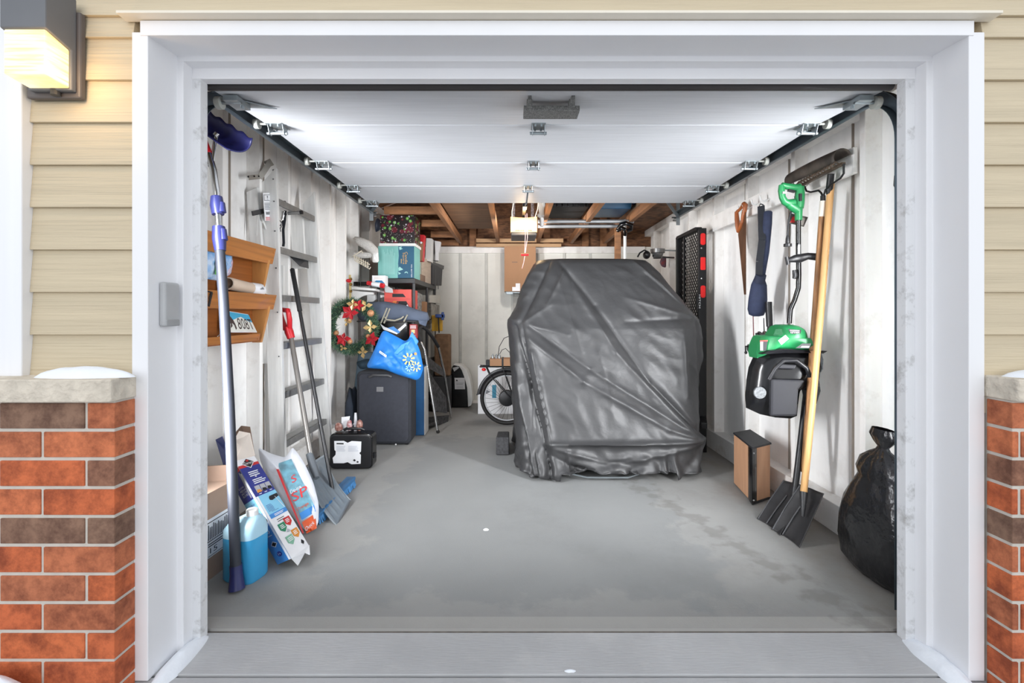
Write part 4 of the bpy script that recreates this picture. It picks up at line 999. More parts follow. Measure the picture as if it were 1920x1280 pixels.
m = MB(); m.sphere(P(779,663,4.275), (.013,.004,.013), 8); m.build('orange_dot', pl('spark_orange', (226,152,70), .5), t)
q = [P(711,664,4.405),P(725,669,4.405),P(724,664,4.405),P(712,657,4.405)]
q = [P(711,661,4.262),P(724,670,4.262),P(725,666,4.262),P(712,657,4.262)]
m = MB(); m.dec(q,0,0,1,1,0,.0); m.lines(q,.1,.3,.9,.7,1,1,.002,.8); m.build('stitched_tag', [papr, p_blue], t)
# wheelless things under the duffel: boxes and table frame
m = MB(); m.box(-1.62,-.98,4.86,5.6 if 0 else 4.99,1.155,1.168)
tag(m.build('shelf_board', dgrey, bevel=.003), 'thin dark board under the grey duffel bag', 'board')
t = thing('printed_box', 'black printed box with white and blue swoosh below the grey duffel bag', 'box')
m = MB(); m.box(-1.45,-1.10,4.87,4.985,.74,1.15); q = [V((-1.45,4.87,.74)),V((-1.10,4.87,.74)),V((-1.10,4.87,1.15)),V((-1.45,4.87,1.15))]
m.dpoly(q,[(.2,.97),(.35,.88),(.7,.80),(.95,.98),(.98,.92),(.7,.70),(.3,.82)],1); m.dpoly(q,[(.42,.86),(.6,.90),(.8,.76),(.75,.72)],2,.002); m.dpoly(q,[(.16,.62),(.2,.52),(.34,.36),(.3,.34),(.14,.5)],1); m.dpoly(q,[(.28,.66),(.42,.66),(.42,.58),(.28,.58)],3)
m.build('carton', [gloss_k, papr, p_blue, p_orange], t)
t = thing('red_box', 'small red labelled box below the right end of the grey duffel bag', 'box')
m = MB(); m.box(-1.075,-1.00,4.87,4.94,.985,1.13); q = [V((-1.075,4.87,.985)),V((-1.00,4.87,.985)),V((-1.00,4.87,1.13)),V((-1.075,4.87,1.13))]
m.dec(q,.1,.85,.9,.9,1); m.dec(q,.1,.72,.9,.78,1); m.dec(q,.25,.35,.75,.62,2); m.dec(q,.2,.15,.8,.22,1); m.build('carton', [pl('dull_red',(164,52,54),.5), papr, pl('pale_yellow',(216,206,150),.5)], t)
m = MB(); m.box(-1.075,-1.0,4.87,4.98,.72,.98); tag(m.build('storage_box', dgrey, bevel=.004), 'dark box below the small red labelled box', 'box')
# duffel
t = thing('equipment_bag', 'long blue grey canvas equipment bag with pale web handles lying under the wall shelf', 'bag')
cen = [P(676,596,4.90), P(690,586,4.89), P(720,586,4.88), P(755,590,4.88), P(785,597,4.88), P(800,598,4.89), P(804,599,4.90)]
rad = [.05,.115,.118,.102,.085,.07,.02]
m = MB(); m.tube(cen, rad, 24); 
for p in m.v:
    k = noise.noise(p*7)*.012; p.y += k; p.z = max(p.z+k*.6, 1.170)
m.build('bag_body', pm('slate_canvas', (84,94,112), .8, var=.1, scale=10, bump=.4, bs=60), t, smooth=70)
web = pl('pale_webbing', (158,154,138), .7)
m = MB()
for a, b in (((726,577),(714,606)), ((731,578),(720,606)), ((764,590),(757,603))): m.bar(P(a[0],a[1],4.765), P(b[0],b[1],4.77), .014, .004, V((0,-1,0)))
m.tube([P(721,594,4.755),P(724,599,4.75),P(740,601,4.75),P(752,597,4.75),P(757,593,4.76)], .008, 6, flat=.5)
m.build('web_handle', web, t)
m = MB(); m.prism([P(782,594,4.80),P(803,597,4.86),P(798,612,4.86),P(786,607,4.8)], (0,.02,0)); m.build('end_flap', pm('slate_canvas', (84,94,112)), t, bevel=.005)
# step stool
t = thing('step_stool', 'folding step stool with chrome tube legs and black treads beside the blue shopping bag', 'step stool')
m = MB(); m.tube([P(821,812,4.87), P(803,700,4.90), P(796,655,4.93), P(789,641,4.95)], .0135, 10); m.tube([P(846,783,5.5), P(833,700,5.4), P(822,650,5.32)], .0135, 10)
for p in m.v: p.z = max(p.z, .004)
m.build('front_leg', chrome, t, smooth=1)
m = MB(); m.tube([P(789,641,4.95), P(784,628,4.97), P(785,616,5.0), P(791,612,5.06), P(799,617,5.12), P(812,633,5.22), P(822,650,5.32)], .019, 10); m.build('grip_loop', pl('foam', (40,40,42), .8), t, smooth=1)
m = MB(); m.tube([P(791,787,5.4),P(791,698,5.2)], .013, 8); m.build('rear_leg', chrome, t, smooth=1)
for a, b, c, d in (((801,668),(829,690),(832,706),(803,690)),((806,700),(836,745),(838,775),(812,770))):
    m = MB(); m.prism([P(*a,4.98),P(*b,5.3),P(*c,5.3),P(*d,4.98)], (.0,.02,.0)); m.build('tread', pm('scuffed_black', (70,70,72), .7, var=.5, scale=30, bump=.6), t, bevel=.003)
m = MB(); m.prism([P(795,783,5.1),P(842,778,5.4),P(840,792,5.4),P(800,800,4.95)], (0,.02,.0)); m.build('tread', pm('scuffed_black', (70,70,72)), t, bevel=.003)
m = MB(); m.sphere(P(821,812,4.87)+V((0,0,.018)), .02, 8); m.build('rubber_foot', rubber, t)
# clutter between stool and purifier
m = MB(); m.box(-1.0,-.80,5.95,6.1,.45,.98); tag(m.build('brown_sack', pm('kraft', (122,94,70), .9, var=.2, scale=16, bump=.5), bevel=.02), 'upright brown paper sack behind the step stool treads', 'sack')
m = MB(); m.box(-1.02,-.80,5.92,6.12,.002,.445); tag(m.build('storage_bin', dgrey, bevel=.01), 'dark grey bin under the brown paper sack', 'bin')
m = MB(); m.lathe((-.945,6.30,.002), (0,0,1), [(.09,0),(.10,.02),(.10,.55),(.095,.56),(.095,.66),(.08,.68)], 24); tag(m.build('white_bucket', pl('milky', (178,180,180), .4), smooth=40), 'milky white cylinder container left of the black and white dehumidifier', 'container')
m = MB(); m.box(-1.03,-.90,5.94,6.02,1.02,1.22); tag(m.build('yellow_folder', pl('yellow', (206,158,40), .5), bevel=.004), 'yellow box behind the black grip loop of the step stool', 'box')
t = thing('bar_clamp', 'blue bar clamp beside the yellow box', 'clamp')
m = MB(); m.box(-.975,-.86,5.88,5.93,1.19,1.235); m.box(-.90,-.87,5.88,5.93,1.16,1.26); m.build('jaw', pl('clamp_blue',(34,70,140),.4), t, bevel=.006)
m = MB(); m.bar((-.94,5.905,1.2),(-.93,5.905,1.0),.02,.012); m.build('clamp_bar', ink, t)
# shelving unit
t = thing('shelving_unit', 'black plastic shelving unit crammed with boxes in the back left corner', 'shelving unit')
SX0, SX1, SY0, SY1 = -1.47, -1.05, 5.02, 6.42
for z in (1.565, 1.115, .62, .12):
    m = MB(); m.box(SX0, SX1, SY0, SY1, z, z+.055); m.build('shelf', black, t, bevel=.006)
for x in (SX0+.005, SX1-.038):
    for y in (SY0+.005, 5.80, SY1-.045):
        m = MB(); m.tube([(x+.02,y+.02,.002),(x+.02,y+.02,1.57)], .017, 12); m.build('post', dgrey, t, smooth=1)
# things on the shelves
t = thing('teal_box', 'teal and navy printed carton with gold lettering on the top shelf', 'box')
m = MB(); m.box(-1.45,-1.062,5.04,5.36,1.622,1.965); q = [V((-1.45,5.04,1.622)),V((-1.062,5.04,1.622)),V((-1.062,5.04,1.965)),V((-1.45,5.04,1.965))]
m.dpoly(q,[(.55,0),(1,0),(1,1),(.56,1),(.575,.7),(.555,.45),(.57,.3),(.545,.15)],1); m.lines(q,.14,.12,.48,.92,12,2,.0015,.4,True)
m.dpoly(q,[(.575,.97),(.60,.88),(.69,.92),(.64,.94),(.66,.99)],2,.002); m.dpoly(q,[(.57,.32),(.60,.36),(.70,.27),(.62,.24),(.57,.22)],2,.002); m.dpoly(q,[(.56,.2),(.64,.15),(.57,.11)],2,.002)
m.dpoly(q,[(.78+.045*cos(a), .16+.045*sin(a)) for a in [R(k*15-30) for k in range(15)]]+[(.78+.035*cos(a), .145+.03*sin(a)) for a in [R(180-k*15) for k in range(13)]],2,.002)
m.dtext(q,'Candle', .745,.44,.82,.82,3,.003,-90); m.dtext(q,'Square', .67,.44,.74,.80,3,.003,-90); m.lines(q,.635,.46,.655,.78,1,3,.002); m.dtext(q,'YES BETTER',.915,.02,.945,.44,4,.003,-90)
m.build('carton', [pl('teal_a',(122,184,178),.5), pl('teal_b',(24,84,114),.5), pl('teal_c',(158,210,204),.5), pl('gold_ink',(206,164,84),.4), papr], t)
def festive():
    mm = bpy.data.materials.new('festive_print'); mm.use_nodes = True; nt = mm.node_tree; N = nt.nodes; L = nt.links; b = N['Principled BSDF']
    tc = N.new('ShaderNodeTexCoord'); base = None
    def layer(prev, sc, col, th, off):
        mp = N.new('ShaderNodeMapping'); mp.inputs['Location'].default_value = (off, off*.7, off*.3); L.new(tc.outputs['Object'], mp.inputs[0])
        v = N.new('ShaderNodeTexVoronoi'); v.inputs['Scale'].default_value = sc; L.new(mp.outputs[0], v.inputs['Vector'])
        r = N.new('ShaderNodeValToRGB'); r.color_ramp.interpolation = 'CONSTANT'; r.color_ramp.elements[0].color = (1,1,1,1); r.color_ramp.elements[1].color = (0,0,0,1); r.color_ramp.elements[1].position = th
        L.new(v.outputs['Distance'], r.inputs[0]); x = N.new('ShaderNodeMixRGB'); L.new(r.outputs[0], x.inputs[0])
        if prev is None: x.inputs[1].default_value = rgb((22,10,14))
        else: L.new(prev, x.inputs[1])
        x.inputs[2].default_value = rgb(col); return x.outputs[0]
    o = layer(None, 13, (96,14,34), .42, 0); o = layer(o, 17, (96,160,70), .28, 2.3); o = layer(o, 17, (150,196,110), .12, 2.3); o = layer(o, 19, (198,188,204), .16, 5.1); o = layer(o, 60, (226,226,220), .17, 7.7)
    L.new(o, b.inputs['Base Color']); b.inputs['Roughness'].default_value = .4
    return mm
t = thing('gift_box', 'dark gift box with green, red and white snowflake pattern on top of the teal carton', 'gift box')
m = MB(); m.box(-1.43,-1.06,5.05,5.36,1.997,2.30); m.build('box_body', festive(), t, bevel=.003)
m = MB(); m.box(-1.44,-1.052,5.042,5.37,1.967,1.997); m.build('white_base_rim', whitep, t, bevel=.002)
t = thing('santa_box', 'tall red gift carton with white bearded figures beside the snowflake gift box', 'box')
m = MB(); q = [P(777,489,5.42),P(792,489,5.42),P(795,440,5.42),P(776,440,5.42)]; m.prism(q, (0,.12,0))
q = [p+V((0,-.0005,0)) for p in q]
m.dec(q,0,.0,1,.72,1); 
for u, v, r in ((.35,.88,.10),(.75,.70,.12),(.45,.46,.17),(.2,.70,.08)): m.dpoly(q,[(u+r*cos(a),v+r*.38*sin(a)) for a in [2*pi*i/12 for i in range(12)]],2,.002); m.dpoly(q,[(u-r,v+r*.3),(u+r,v+r*.3),(u,v+r*.9)],0,.0025)
m.dpoly(q,[(.2,.28),(.6,.28),(.5,.05),(.3,.1)],0,.002); m.build('carton', [pl('gift_red',(190,36,44),.45), pl('gift_multi',(150,110,84),.5), papr], t)
m = MB(); m.box(-1.44,-1.07,5.40,5.72,1.622,1.70)
tag(m.build('flat_box', card_d, bevel=.003), 'flat brown carton under the red gift carton on the top shelf', 'box')
def wedge(name, pa, ya, pb, yb, depth, mt, label, cat, z0=None, bev=.004):
    # a box whose visible right side runs from (pa) at depth ya to (pb) at depth yb; pa/pb = (px, top, bottom)
    a0, a1 = P(pa[0], pa[2], ya), P(pa[0], pa[1], ya); b0, b1 = P(pb[0], pb[2], yb), P(pb[0], pb[1], yb)
    if z0 is not None: a0.z = b0.z = z0
    m = MB(); d = V((-depth,0,0)); m.hexa([a0, b0, b0+d, a0+d, a1, b1, b1+d, a1+d])
    return tag(m.build(name, mt, bevel=bev), label, cat)
wedge('clear_bin', (779,474,522), 5.44, (790,480,526), 5.72, .30, pl('sage_bin',(152,162,150),.3), 'translucent sage green bin right of the teal carton on the top shelf', 'bin', 1.701)
wedge('photo_box', (792,479,532), 5.74, (808,492,540), 6.06, .32, pm('beige_box',(196,178,160),.5,var=.08,scale=9,st=(1,1,4)), 'beige clear sided bin behind the sage green bin on the top shelf', 'bin', 1.622)
t = thing('lidded_tote', 'dark grey ribbed tote with overhanging lid at the back of the top shelf', 'tote')
m = MB(); m.hexa([P(811,541,6.10),P(828,549,6.40),P(828,549,6.40)+V((-.3,0,0)),P(811,541,6.10)+V((-.3,0,0)),P(811,494,6.10),P(830,502,6.40),P(830,502,6.40)+V((-.3,0,0)),P(811,494,6.10)+V((-.3,0,0))])
for p in m.v[:4]: p.z = 1.622
m.build('tub', dgrey, t, bevel=.004)
m = MB(); m.hexa([P(808,497,6.08),P(832,505,6.42),P(832,505,6.42)+V((-.34,0,0)),P(808,497,6.08)+V((-.34,0,0)),P(808,489,6.08),P(833,498,6.42),P(833,498,6.42)+V((-.34,0,0)),P(808,489,6.08)+V((-.34,0,0))]); m.build('lid', pl('lid_grey',(92,92,92),.5), t, bevel=.003)
for px_ in (815,821): 
    m = MB(); Yp = 6.10+(px_-811)/17*.3; m.bar(P(px_,542,Yp)+V((.004,0,0)), P(px_,500,Yp)+V((.004,0,0)), .012, .008); m.build('rib', pl('lid_grey',(92,92,92),.5), t)
m = MB(); m.prism([P(797,488,5.9),P(809,491,5.9),P(810,447,5.9),P(799,446,5.9)], (0,.12,0)); z_ = min(p.z for p in m.v)
tag(m.build('white_box', whitep, bevel=.003), 'tall white box standing above the beige bin', 'box')
m = MB(); m.prism([P(811,488,6.2),P(819,489,6.2),P(820,452,6.2),P(812,450,6.2)], (0,.1,0)); tag(m.build('grey_box', greyp, bevel=.003), 'narrow grey box right of the tall white box', 'box')
m = MB(); m.prism([P(816,474,6.05),P(823,473,6.05),P(826,453,6.05),P(815,451,6.05)], (0,.08,0)); m.prism([P(816,488,6.05),P(822,488,6.05),P(822,473,6.05),P(816,473,6.05)], (0,.06,0)); tag(m.build('lamp_shade', papr, bevel=.003), 'small tapered white shade on the dark lidded tote', 'shade')
t = thing('milk_crate', 'red plastic milk crate with trapezoid grip holes on the second shelf', 'crate')
q = [V((-1.38,5.03,1.172)),V((-1.092,5.03,1.172)),V((-1.092,5.03,1.50)),V((-1.38,5.03,1.50))]
m = MB(); m.box(-1.38,-1.092,5.03,5.36,1.172,1.50)
m.dpoly(q,[(.30,.86),(.70,.86),(.80,.75),(.30,.75)],1,.002); m.dpoly(q,[(.14,.35),(.34,.62),(.46,.62),(.46,.35)],2,.002); m.dpoly(q,[(.46,.35),(.46,.62),(.82,.62),(.98,.35)],1,.002); m.dpoly(q,[(.76,.4),(.86,.52),(.95,.37)],3,.003)
m.dtext(q,'Grillmat', .25,.10,.85,.26,3,.003)
for v in (.70,.66,.30): m.dec(q,.02,v,.98,v+.012,4,.0025)
m.build('crate_body', [pl('crate_red',(214,76,66),.45), ink, p_orange, papr, pl('crate_dark',(170,52,48),.5)], t, bevel=.003)
m = MB()
for i in range(7): m.bar(bil(q,.14+.05*i,.35,.006), bil(q,.22+.05*i,.60,.006), .004, .004)
m.build('grid_bars', pl('crate_red',(214,76,66),.45), t)
wedge('patterned_bin', (784,548,600), 5.42, (792,552,596), 5.64, .12, pm('zigzag',(168,168,164),.6,scale=40,col2=(90,90,92)), 'grey zigzag patterned box right of the red milk crate', 'box', 1.172)
m = MB(); m.lathe((-1.14,5.72,1.172), (0,0,1), [(.03,0),(.03,.20),(.012,.24),(.012,.30)], 14); tag(m.build('spray_bottle', pl('dark_blue',(36,56,110),.4), smooth=1), 'dark blue bottle behind the zigzag patterned box', 'bottle')
wedge('wood_block', (797,565,600), 5.60, (801,566,598), 5.72, .08, cardb, 'tan upright carton between the shelf posts', 'box', 1.172)
wedge('plastic_tray', (806,553,562), 5.92, (826,553,564), 6.36, .25, pl('tray_w',(196,194,186),.4), 'pale plastic tray stack on the second shelf below the dark tote', 'tray', 1.38)
wedge('clear_tub', (808,568,598), 5.95, (824,572,598), 6.36, .26, pm('smoky',(120,116,108),.3,var=.5,scale=14), 'smoky clear tub under the pale tray stack', 'tub', 1.172)
wedge('paper_stack', (803,616,655), 5.88, (815,620,660), 6.2, .3, pl('pale_grey',(170,168,162),.6), 'pale grey carton on the third shelf', 'box', .678)
# bluish bag hanging at the left wall beside the gift box
m = MB(); m.puff([P(704,436,5.5),P(714,430,5.5),P(714,412,5.5),P(707,408,5.5),P(703,420,5.5)], (0,-1,0), .05, amp=.01)
tag(m.build('hanging_bag', pm('slate_plastic',(96,108,134),.4,var=.2), smooth=60), 'slate blue plastic bag hanging left of the snowflake gift box', 'bag')
# wall shelf with brackets
t = thing('wall_shelf', 'small white wall shelf on two curved white brackets above the wreath', 'shelf')
YS = 5.05
m = MB(); m.hexa([P(659,542,YS-.2),P(704,545,YS-.2),P(724,550,YS+.02),P(668,546,YS+.25),P(659,537,YS-.2),P(704,541,YS-.2),P(724,546,YS+.02),P(668,542,YS+.25)]); m.build('board', whitep, t, bevel=.002)
def brk(x0, y0, x1, y1, Y):
    a = []
    for i in range(9):
        f = i/8; a.append(P(x0+6+(x1-x0-6)*(1-cos(f*pi/2)), y0+26-22*sin(f*pi/2)+ (y1-y0)*f, Y))
    m = MB(); m.prism([P(x0,y0,Y), P(x0,y0+28,Y)]+a+[P(x1,y1,Y)], (0,.03,0))
    return m.build('bracket', whitep, t, bevel=.002)
brk(660,545,700,548,4.87); brk(688,552,723,553,5.06)
zb = P(700,541,4.87).z
def onshelf(px, w_, d_, h_, Y, name, mt, label, cat, z=None, bev=.003):
    x = P(px, 540, Y).x; z = z or (P(690,540,Y).z)
    m = MB(); m.box(x-w_/2, x+w_/2, Y-d_/2, Y+d_/2, z, z+h_); return tag(m.build(name, mt, bevel=bev), label, cat)
zs = P(659,537,YS-.2).z+.003
onshelf(669,.055,.05,.045,4.93,'clip_box', [gloss_k], 'small glossy black box, leftmost on the white wall shelf', 'box', zs+.006)
onshelf(684,.075,.05,.045,4.93,'clip_box', [gloss_k], 'wider glossy black box, second from left on the white wall shelf', 'box', zs+.006)
t = thing('flare_tube', 'red tube with a white label lying on the white wall shelf', 'tube')
a = P(688,530,4.83); b = P(721,536,4.80); d = b-a
m = MB(); m.tube([a, a+d*.03, a+d*.30], [.012,.022,.022], 16); m.tube([b-d*.22, b-d*.04, b], [.026,.026,.015], 16); m.build('red_end', red, t, smooth=1)
m = MB(); m.tube([a+d*.30, b-d*.22], [.022,.026], 16); m.build('paper_label', papr, t, smooth=1)
t = thing('folded_box', 'white and blue carton on the right end of the white wall shelf', 'box')
m = MB(); x = P(715,535,5.0).x; m.box(x-.068,x+.068,4.90,5.01,zs+.0,zs+.115); q = [V((x-.068,4.90,zs)),V((x+.068,4.90,zs)),V((x+.068,4.90,zs+.115)),V((x-.068,4.90,zs+.115))]
m.dpoly(q,[(.05,0),(.95,0),(.95,.3),(.75,.55),(.3,.55),(.05,.25)],1); m.dpoly(q,[(.5,.1),(.65,.3),(.55,.4),(.45,.3)],0,.002); m.lines(q,.15,.68,.85,.92,4,2,.0015,.3)
m.build('carton', [papr, pl('logo_blue',(34,124,176),.5), pl('tan_ink',(214,190,170),.6)], t)
m = MB(); m.hexa([P(722,548,4.86),P(737,549,4.86),P(737,548,5.05),P(722,547,5.05),P(720,533,4.86),P(736,541,4.86),P(736,541,5.05),P(720,533,5.05)]); tag(m.build('grey_carton', greyp, bevel=.003), 'light grey carton overhanging the right end of the white wall shelf', 'box')
# bell strap
t = thing('bell_strap', 'pale gold strap with brass bells hanging above the wreath', 'bells')
m = MB(); m.bar(P(656,515,4.80), P(657,566,4.80), .022, .004, V((0,-1,0))); m.build('strap', pl('gold_fabric',(196,176,122),.6), t)
for y in (523,533,546): 
    m = MB(); m.sphere(P(658,y,4.78), .014, 12); m.build('bell', pm('brass',(150,116,60),.25,metal=.9,bump=0), t, smooth=1)
m = MB(); m.sphere(P(654,526,4.78), (.03,.015,.02), 8); m.build('red_bow', red, t)
# net bag of pale lights and a bent hook rack
t = thing('mesh_bundle', 'pale grey netting bundle tied at its end, hung on the left wall', 'netting')
m = MB(); m.tube([P(664,446,4.95),P(672,452,4.95),P(690,460,4.95),P(702,472,4.95),P(706,484,4.95),P(707,490,4.95)], [.018,.04,.055,.05,.028,.02], 18)
m.tube([P(664,476,4.96),P(680,478,4.96),P(697,478,4.95),P(705,480,4.95)], [.03,.035,.03,.02], 14)
m.tube([P(664,448,4.95), V((-1.702,5.0,P(664,446,4.95).z))], .01, 6)
for p in m.v: p += V((1,1,1))*noise.noise(p*40)*.008
m.build('netting', pm('net_white',(204,202,198),.8,var=.25,scale=60,st=(1,1,6),bump=1,bs=120), t, smooth=70)
m = MB(); m.puff([P(698,472,4.92),P(709,472,4.92),P(710,492,4.92),P(698,492,4.92)], (0,-1,0), .02, amp=.01, fr=40); m.build('tied_end', whitep, t, smooth=60)
t = thing('hanger_rack', 'cream wire rack of loops under the grey netting bundle', 'rack')
m = MB()
m.tube([P(662,480,4.85),P(678,470,4.85),P(680,474,4.85)], .006, 6)
for i in range(7):
    x = 665+i*4; y = 482+i*2.2; m.tube([P(x,y-4,4.86),P(x,y+6,4.84),P(x+4,y+9,4.84),P(x+6,y+5,4.84)], .005, 6)
m.tube([P(663,480,4.87),P(693,496,4.87)], .006, 6); m.tube([P(663,480,4.87), V((-1.702,4.96,P(663,480,4.87).z))], .005, 6)
m.build('wire_loops', pl('cream',(214,206,188),.5), t, smooth=1)
# wreath
t = thing('wreath', 'green Christmas wreath with red poinsettias and gold leaves on the left wall', 'wreath')
WC = P(661,612,4.62); RX, RZ = 36/880*4.62, 42/880*4.62; yawM = Matrix.Rotation(R(22), 3, 'Z')
def wp(a, r=1.0, dy=0): return WC+yawM @ V((RX*1.05*cos(a)*r, dy, RZ*sin(a)*r))
def wpx(px, py, dy=-.05):
    p = P(px, py, 4.62+dy); return p
m = MB(); m.tube([wp(2*pi*i/40) for i in range(40)], .04, 8, closed=True); m.build('ring_core', pm('wreath_core',(34,52,40),.9), t)
m = MB()
for i in range(5200):
    a = random.uniform(0, 2*pi); c = wp(a, random.uniform(.80,1.17), random.uniform(-.04,.03)); d = V((cos(a)*random.uniform(-.4,1)+random.uniform(-.7,.7), random.uniform(-.8,.3), sin(a)*random.uniform(-.4,1)+random.uniform(-.7,.7))).normalized()*random.uniform(.035,.07)
    s_ = d.cross(V((0,1,.3))).normalized()*.0032
    m.add([c-s_, c+s_, c+d], [(0,1,2)], random.choice((0,0,1)))
m.build('needles', [pl('needle_dark',(66,104,84),.7), pl('needle_light',(116,142,104),.7)], t)
def petalf(px, py, sz, mt, nm, n=5, dy=-.09):
    m = MB(); c = wpx(px, py, dy)
    for i in range(n):
        a = 2*pi*i/n+random.uniform(-.2,.2); d = V((cos(a),-.25,sin(a))); e = V((-sin(a),0,cos(a))); L_ = sz*random.uniform(.85,1.1)
        m.add([c, c+d*L_*.5+e*L_*.32+V((0,-.008,0)), c+d*L_+V((0,.012,0)), c+d*L_*.5-e*L_*.32+V((0,-.008,0)), c+d*L_*.5+V((0,.006,0))], [(0,1,4),(1,2,4),(2,3,4),(3,0,4)])
    return m.build(nm, mt, t, solid=.002)
redf = pm('red_velvet',(186,28,42),.7,var=.15,scale=30); goldf = pm('gold_leaf',(206,178,124),.4,metal=.3,var=.2,scale=40)
petalf(657,586,.085,redf,'poinsettia'); petalf(672,572,.06,redf,'poinsettia'); petalf(644,635,.075,redf,'poinsettia'); petalf(697,636,.07,redf,'poinsettia')
petalf(662,570,.06,goldf,'gold_petals',4,-.10); petalf(686,573,.07,goldf,'gold_petals',3); petalf(695,613,.07,goldf,'gold_petals',4); petalf(680,660,.06,goldf,'gold_petals',4); petalf(643,652,.04,goldf,'gold_petals',3); petalf(651,604,.05,goldf,'gold_petals',3)
for x, y, r in ((695,587,.034),(655,600,.022),(630,624,.028),(656,640,.026),(690,630,.022)):
    m = MB(); m.sphere(wpx(x,y,-.08), r, 12); m.build('gold_ball', pm('glitter',(196,142,102),.5,metal=.3,var=.35,scale=150,bump=.6,bs=200), t, smooth=1)
m = MB(); m.tube([WC+V((0,0,RZ)), WC+V((-.02,.10,RZ+.06)), V((-1.70, WC.y+.25, WC.z+RZ+.08))], .004, 6); m.build('hanging_wire', ink, t)

# ============================================================ BACK WALL
t = thing('dehumidifier', 'black and white dehumidifier with curved front against the back wall', 'dehumidifier')
Yd = 6.18
def dz(zx, zy): return P(820+zx/5.817, 600+zy/5.817, Yd)
pr = [dz(*p) for p in ((148,950),(335,950),(333,880),(325,740),(300,640),(265,545),(235,500),(175,492),(155,520),(148,600))]
m = MB(); m.prism(pr, (0,.25,0)); m.build('side_panel', gloss_k, t, bevel=.008)
pw = [dz(*p) for p in ((335,942),(370,930),(382,880),(375,760),(355,640),(320,545),(270,500),(235,488),(175,484),(180,492),(235,502),(265,545),(300,640),(325,740),(333,880))]
m = MB(); m.prism(pw, (0,.25,0)); 
for p in m.v: p.y -= .004
m.build('front_shell', whitep, t, bevel=.004)
q = [dz(192,752),dz(303,752),dz(300,628),dz(188,628)]; q = [p+V((0,-.003,0)) for p in q]
m = MB(); m.dec(q,0,0,1,1,0); m.dpoly(q,[(.12,.70),(.32,.70),(.22,.88)],1,.002); m.lines(q,.15,.35,.9,.6,4,2,.002,.35); m.lines(q,.15,.08,.9,.28,3,2,.002,.35); m.build('spec_label', [pl('label_grey',(206,206,208),.6), ink, inkg], t)
m = MB(); m.prism([dz(165,520),dz(225,505),dz(240,518),dz(185,560)], (0,-.004,0)); m.build('grip_recess', greyp, t)
t = thing('flat_carton', 'white flat carton with a blue print standing behind the bicycle wheel', 'box')
m = MB(); m.box(-.435,.35,5.80,5.92,.002,.60); q = [V((-.435,5.80,.002)),V((.35,5.80,.002)),V((.35,5.80,.6)),V((-.435,5.80,.6))]
m.dec(q,.225,.33,.29,.60,1); m.dpoly(q,[(.06,.55),(.14,.50),(.20,.46),(.14,.42),(.06,.40),(.11,.46)],2); m.build('carton', [papr, pl('teal_print',(60,140,170),.5), inkg], t, bevel=.003)
# bicycle
t = thing('bicycle', 'black electric bicycle with a rear rack, mostly hidden behind the covered vehicle', 'bicycle')
YB_ = 5.24; Rw = .30; wc = V((-.068,YB_,Rw))
def circ(c, r, n=48): return [c+V((r*cos(2*pi*i/n),0,r*sin(2*pi*i/n))) for i in range(n)]
for k, c in enumerate((wc, wc+V((1.05,0,0)))):
    m = MB(); m.tube(circ(c,Rw-.022), .022, 10, closed=True); whl = m.build('wheel', rubber, t, smooth=1)
    m = MB(); m.tube(circ(c,Rw-.052), .007, 8, closed=True); m.build('rim', pl('rim_silver',(190,192,196),.3), whl, smooth=1)
    m = MB()
    for i in range(28): a = 2*pi*i/28; m.tube([c+V((.06*cos(a+.5),.02*(-1)**i,.06*sin(a+.5))), c+V(((Rw-.055)*cos(a),0,(Rw-.055)*sin(a)))], .0015, 4, caps=False)
    m.build('spokes', ink, whl)
    m = MB(); m.lathe(c+V((0,-.045,0)), (0,1,0), [(.03,0),(.085 if k == 0 else .03,.01),(.09 if k == 0 else .03,.02),(.09 if k == 0 else .03,.07),(.03,.09)], 28); m.build('hub', black_m, whl, smooth=40)
m = MB(); m.tube([wc+V(((Rw+.018)*cos(a),0,(Rw+.018)*sin(a))) for a in [R(20+8*i) for i in range(20)]], .020, 8, flat=.3); m.tube([wc+V((-.305,0,.05)), wc+V((-.34,0,.035))], .008, 6); m.build('mudguard', black, t, smooth=1)
m = MB()
rz = .655
for y in (-.06,.06): m.tube([(-.37,YB_+y,rz),(.10,YB_+y,rz)], .008, 8); m.tube([(-.30,YB_+y,rz),(-.26,YB_+y,rz-.09),(-.02,YB_+y,Rw)], .006, 6); m.tube([(-.12,YB_+y,rz),(.0,YB_+y,Rw+.02)], .006, 6)
for x in (-.35,-.25,-.12,.02): m.tube([(x,YB_-.06,rz),(x,YB_+.06,rz)], .006, 6)
m.build('rear_rack', black_m, t, smooth=1)
m = MB(); m.sphere((-.325,YB_-.02,rz-.035), (.025,.02,.018), 10); m.build('tail_light', redl, t, smooth=1)
m = MB(); hd = V((.70,YB_,.85)); bbk = V((.36,YB_,.28))
m.tube([wc+V((0,.04,0)), bbk], .012, 8); m.tube([wc+V((0,.04,0)), V((.20,YB_,.62))], .012, 8); m.tube([bbk, V((.16,YB_,.80))], .018, 10); m.tube([bbk, hd], .025, 10); m.tube([V((.20,YB_,.66)), hd], .02, 10); m.tube([hd+V((0,0,.10)), wc+V((1.05,0,0))], .02, 10)
m.build('frame', black_m, t, smooth=1)
m = MB(); m.puff([V((-.02,YB_,.835)),V((.03,YB_,.86)),V((.24,YB_,.86)),V((.26,YB_,.835)),V((.1,YB_,.80))], (0,-1,0), .05); m.tube([V((.16,YB_,.78)),V((.15,YB_,.84))], .014, 8); m.build('saddle', black, t, smooth=60)
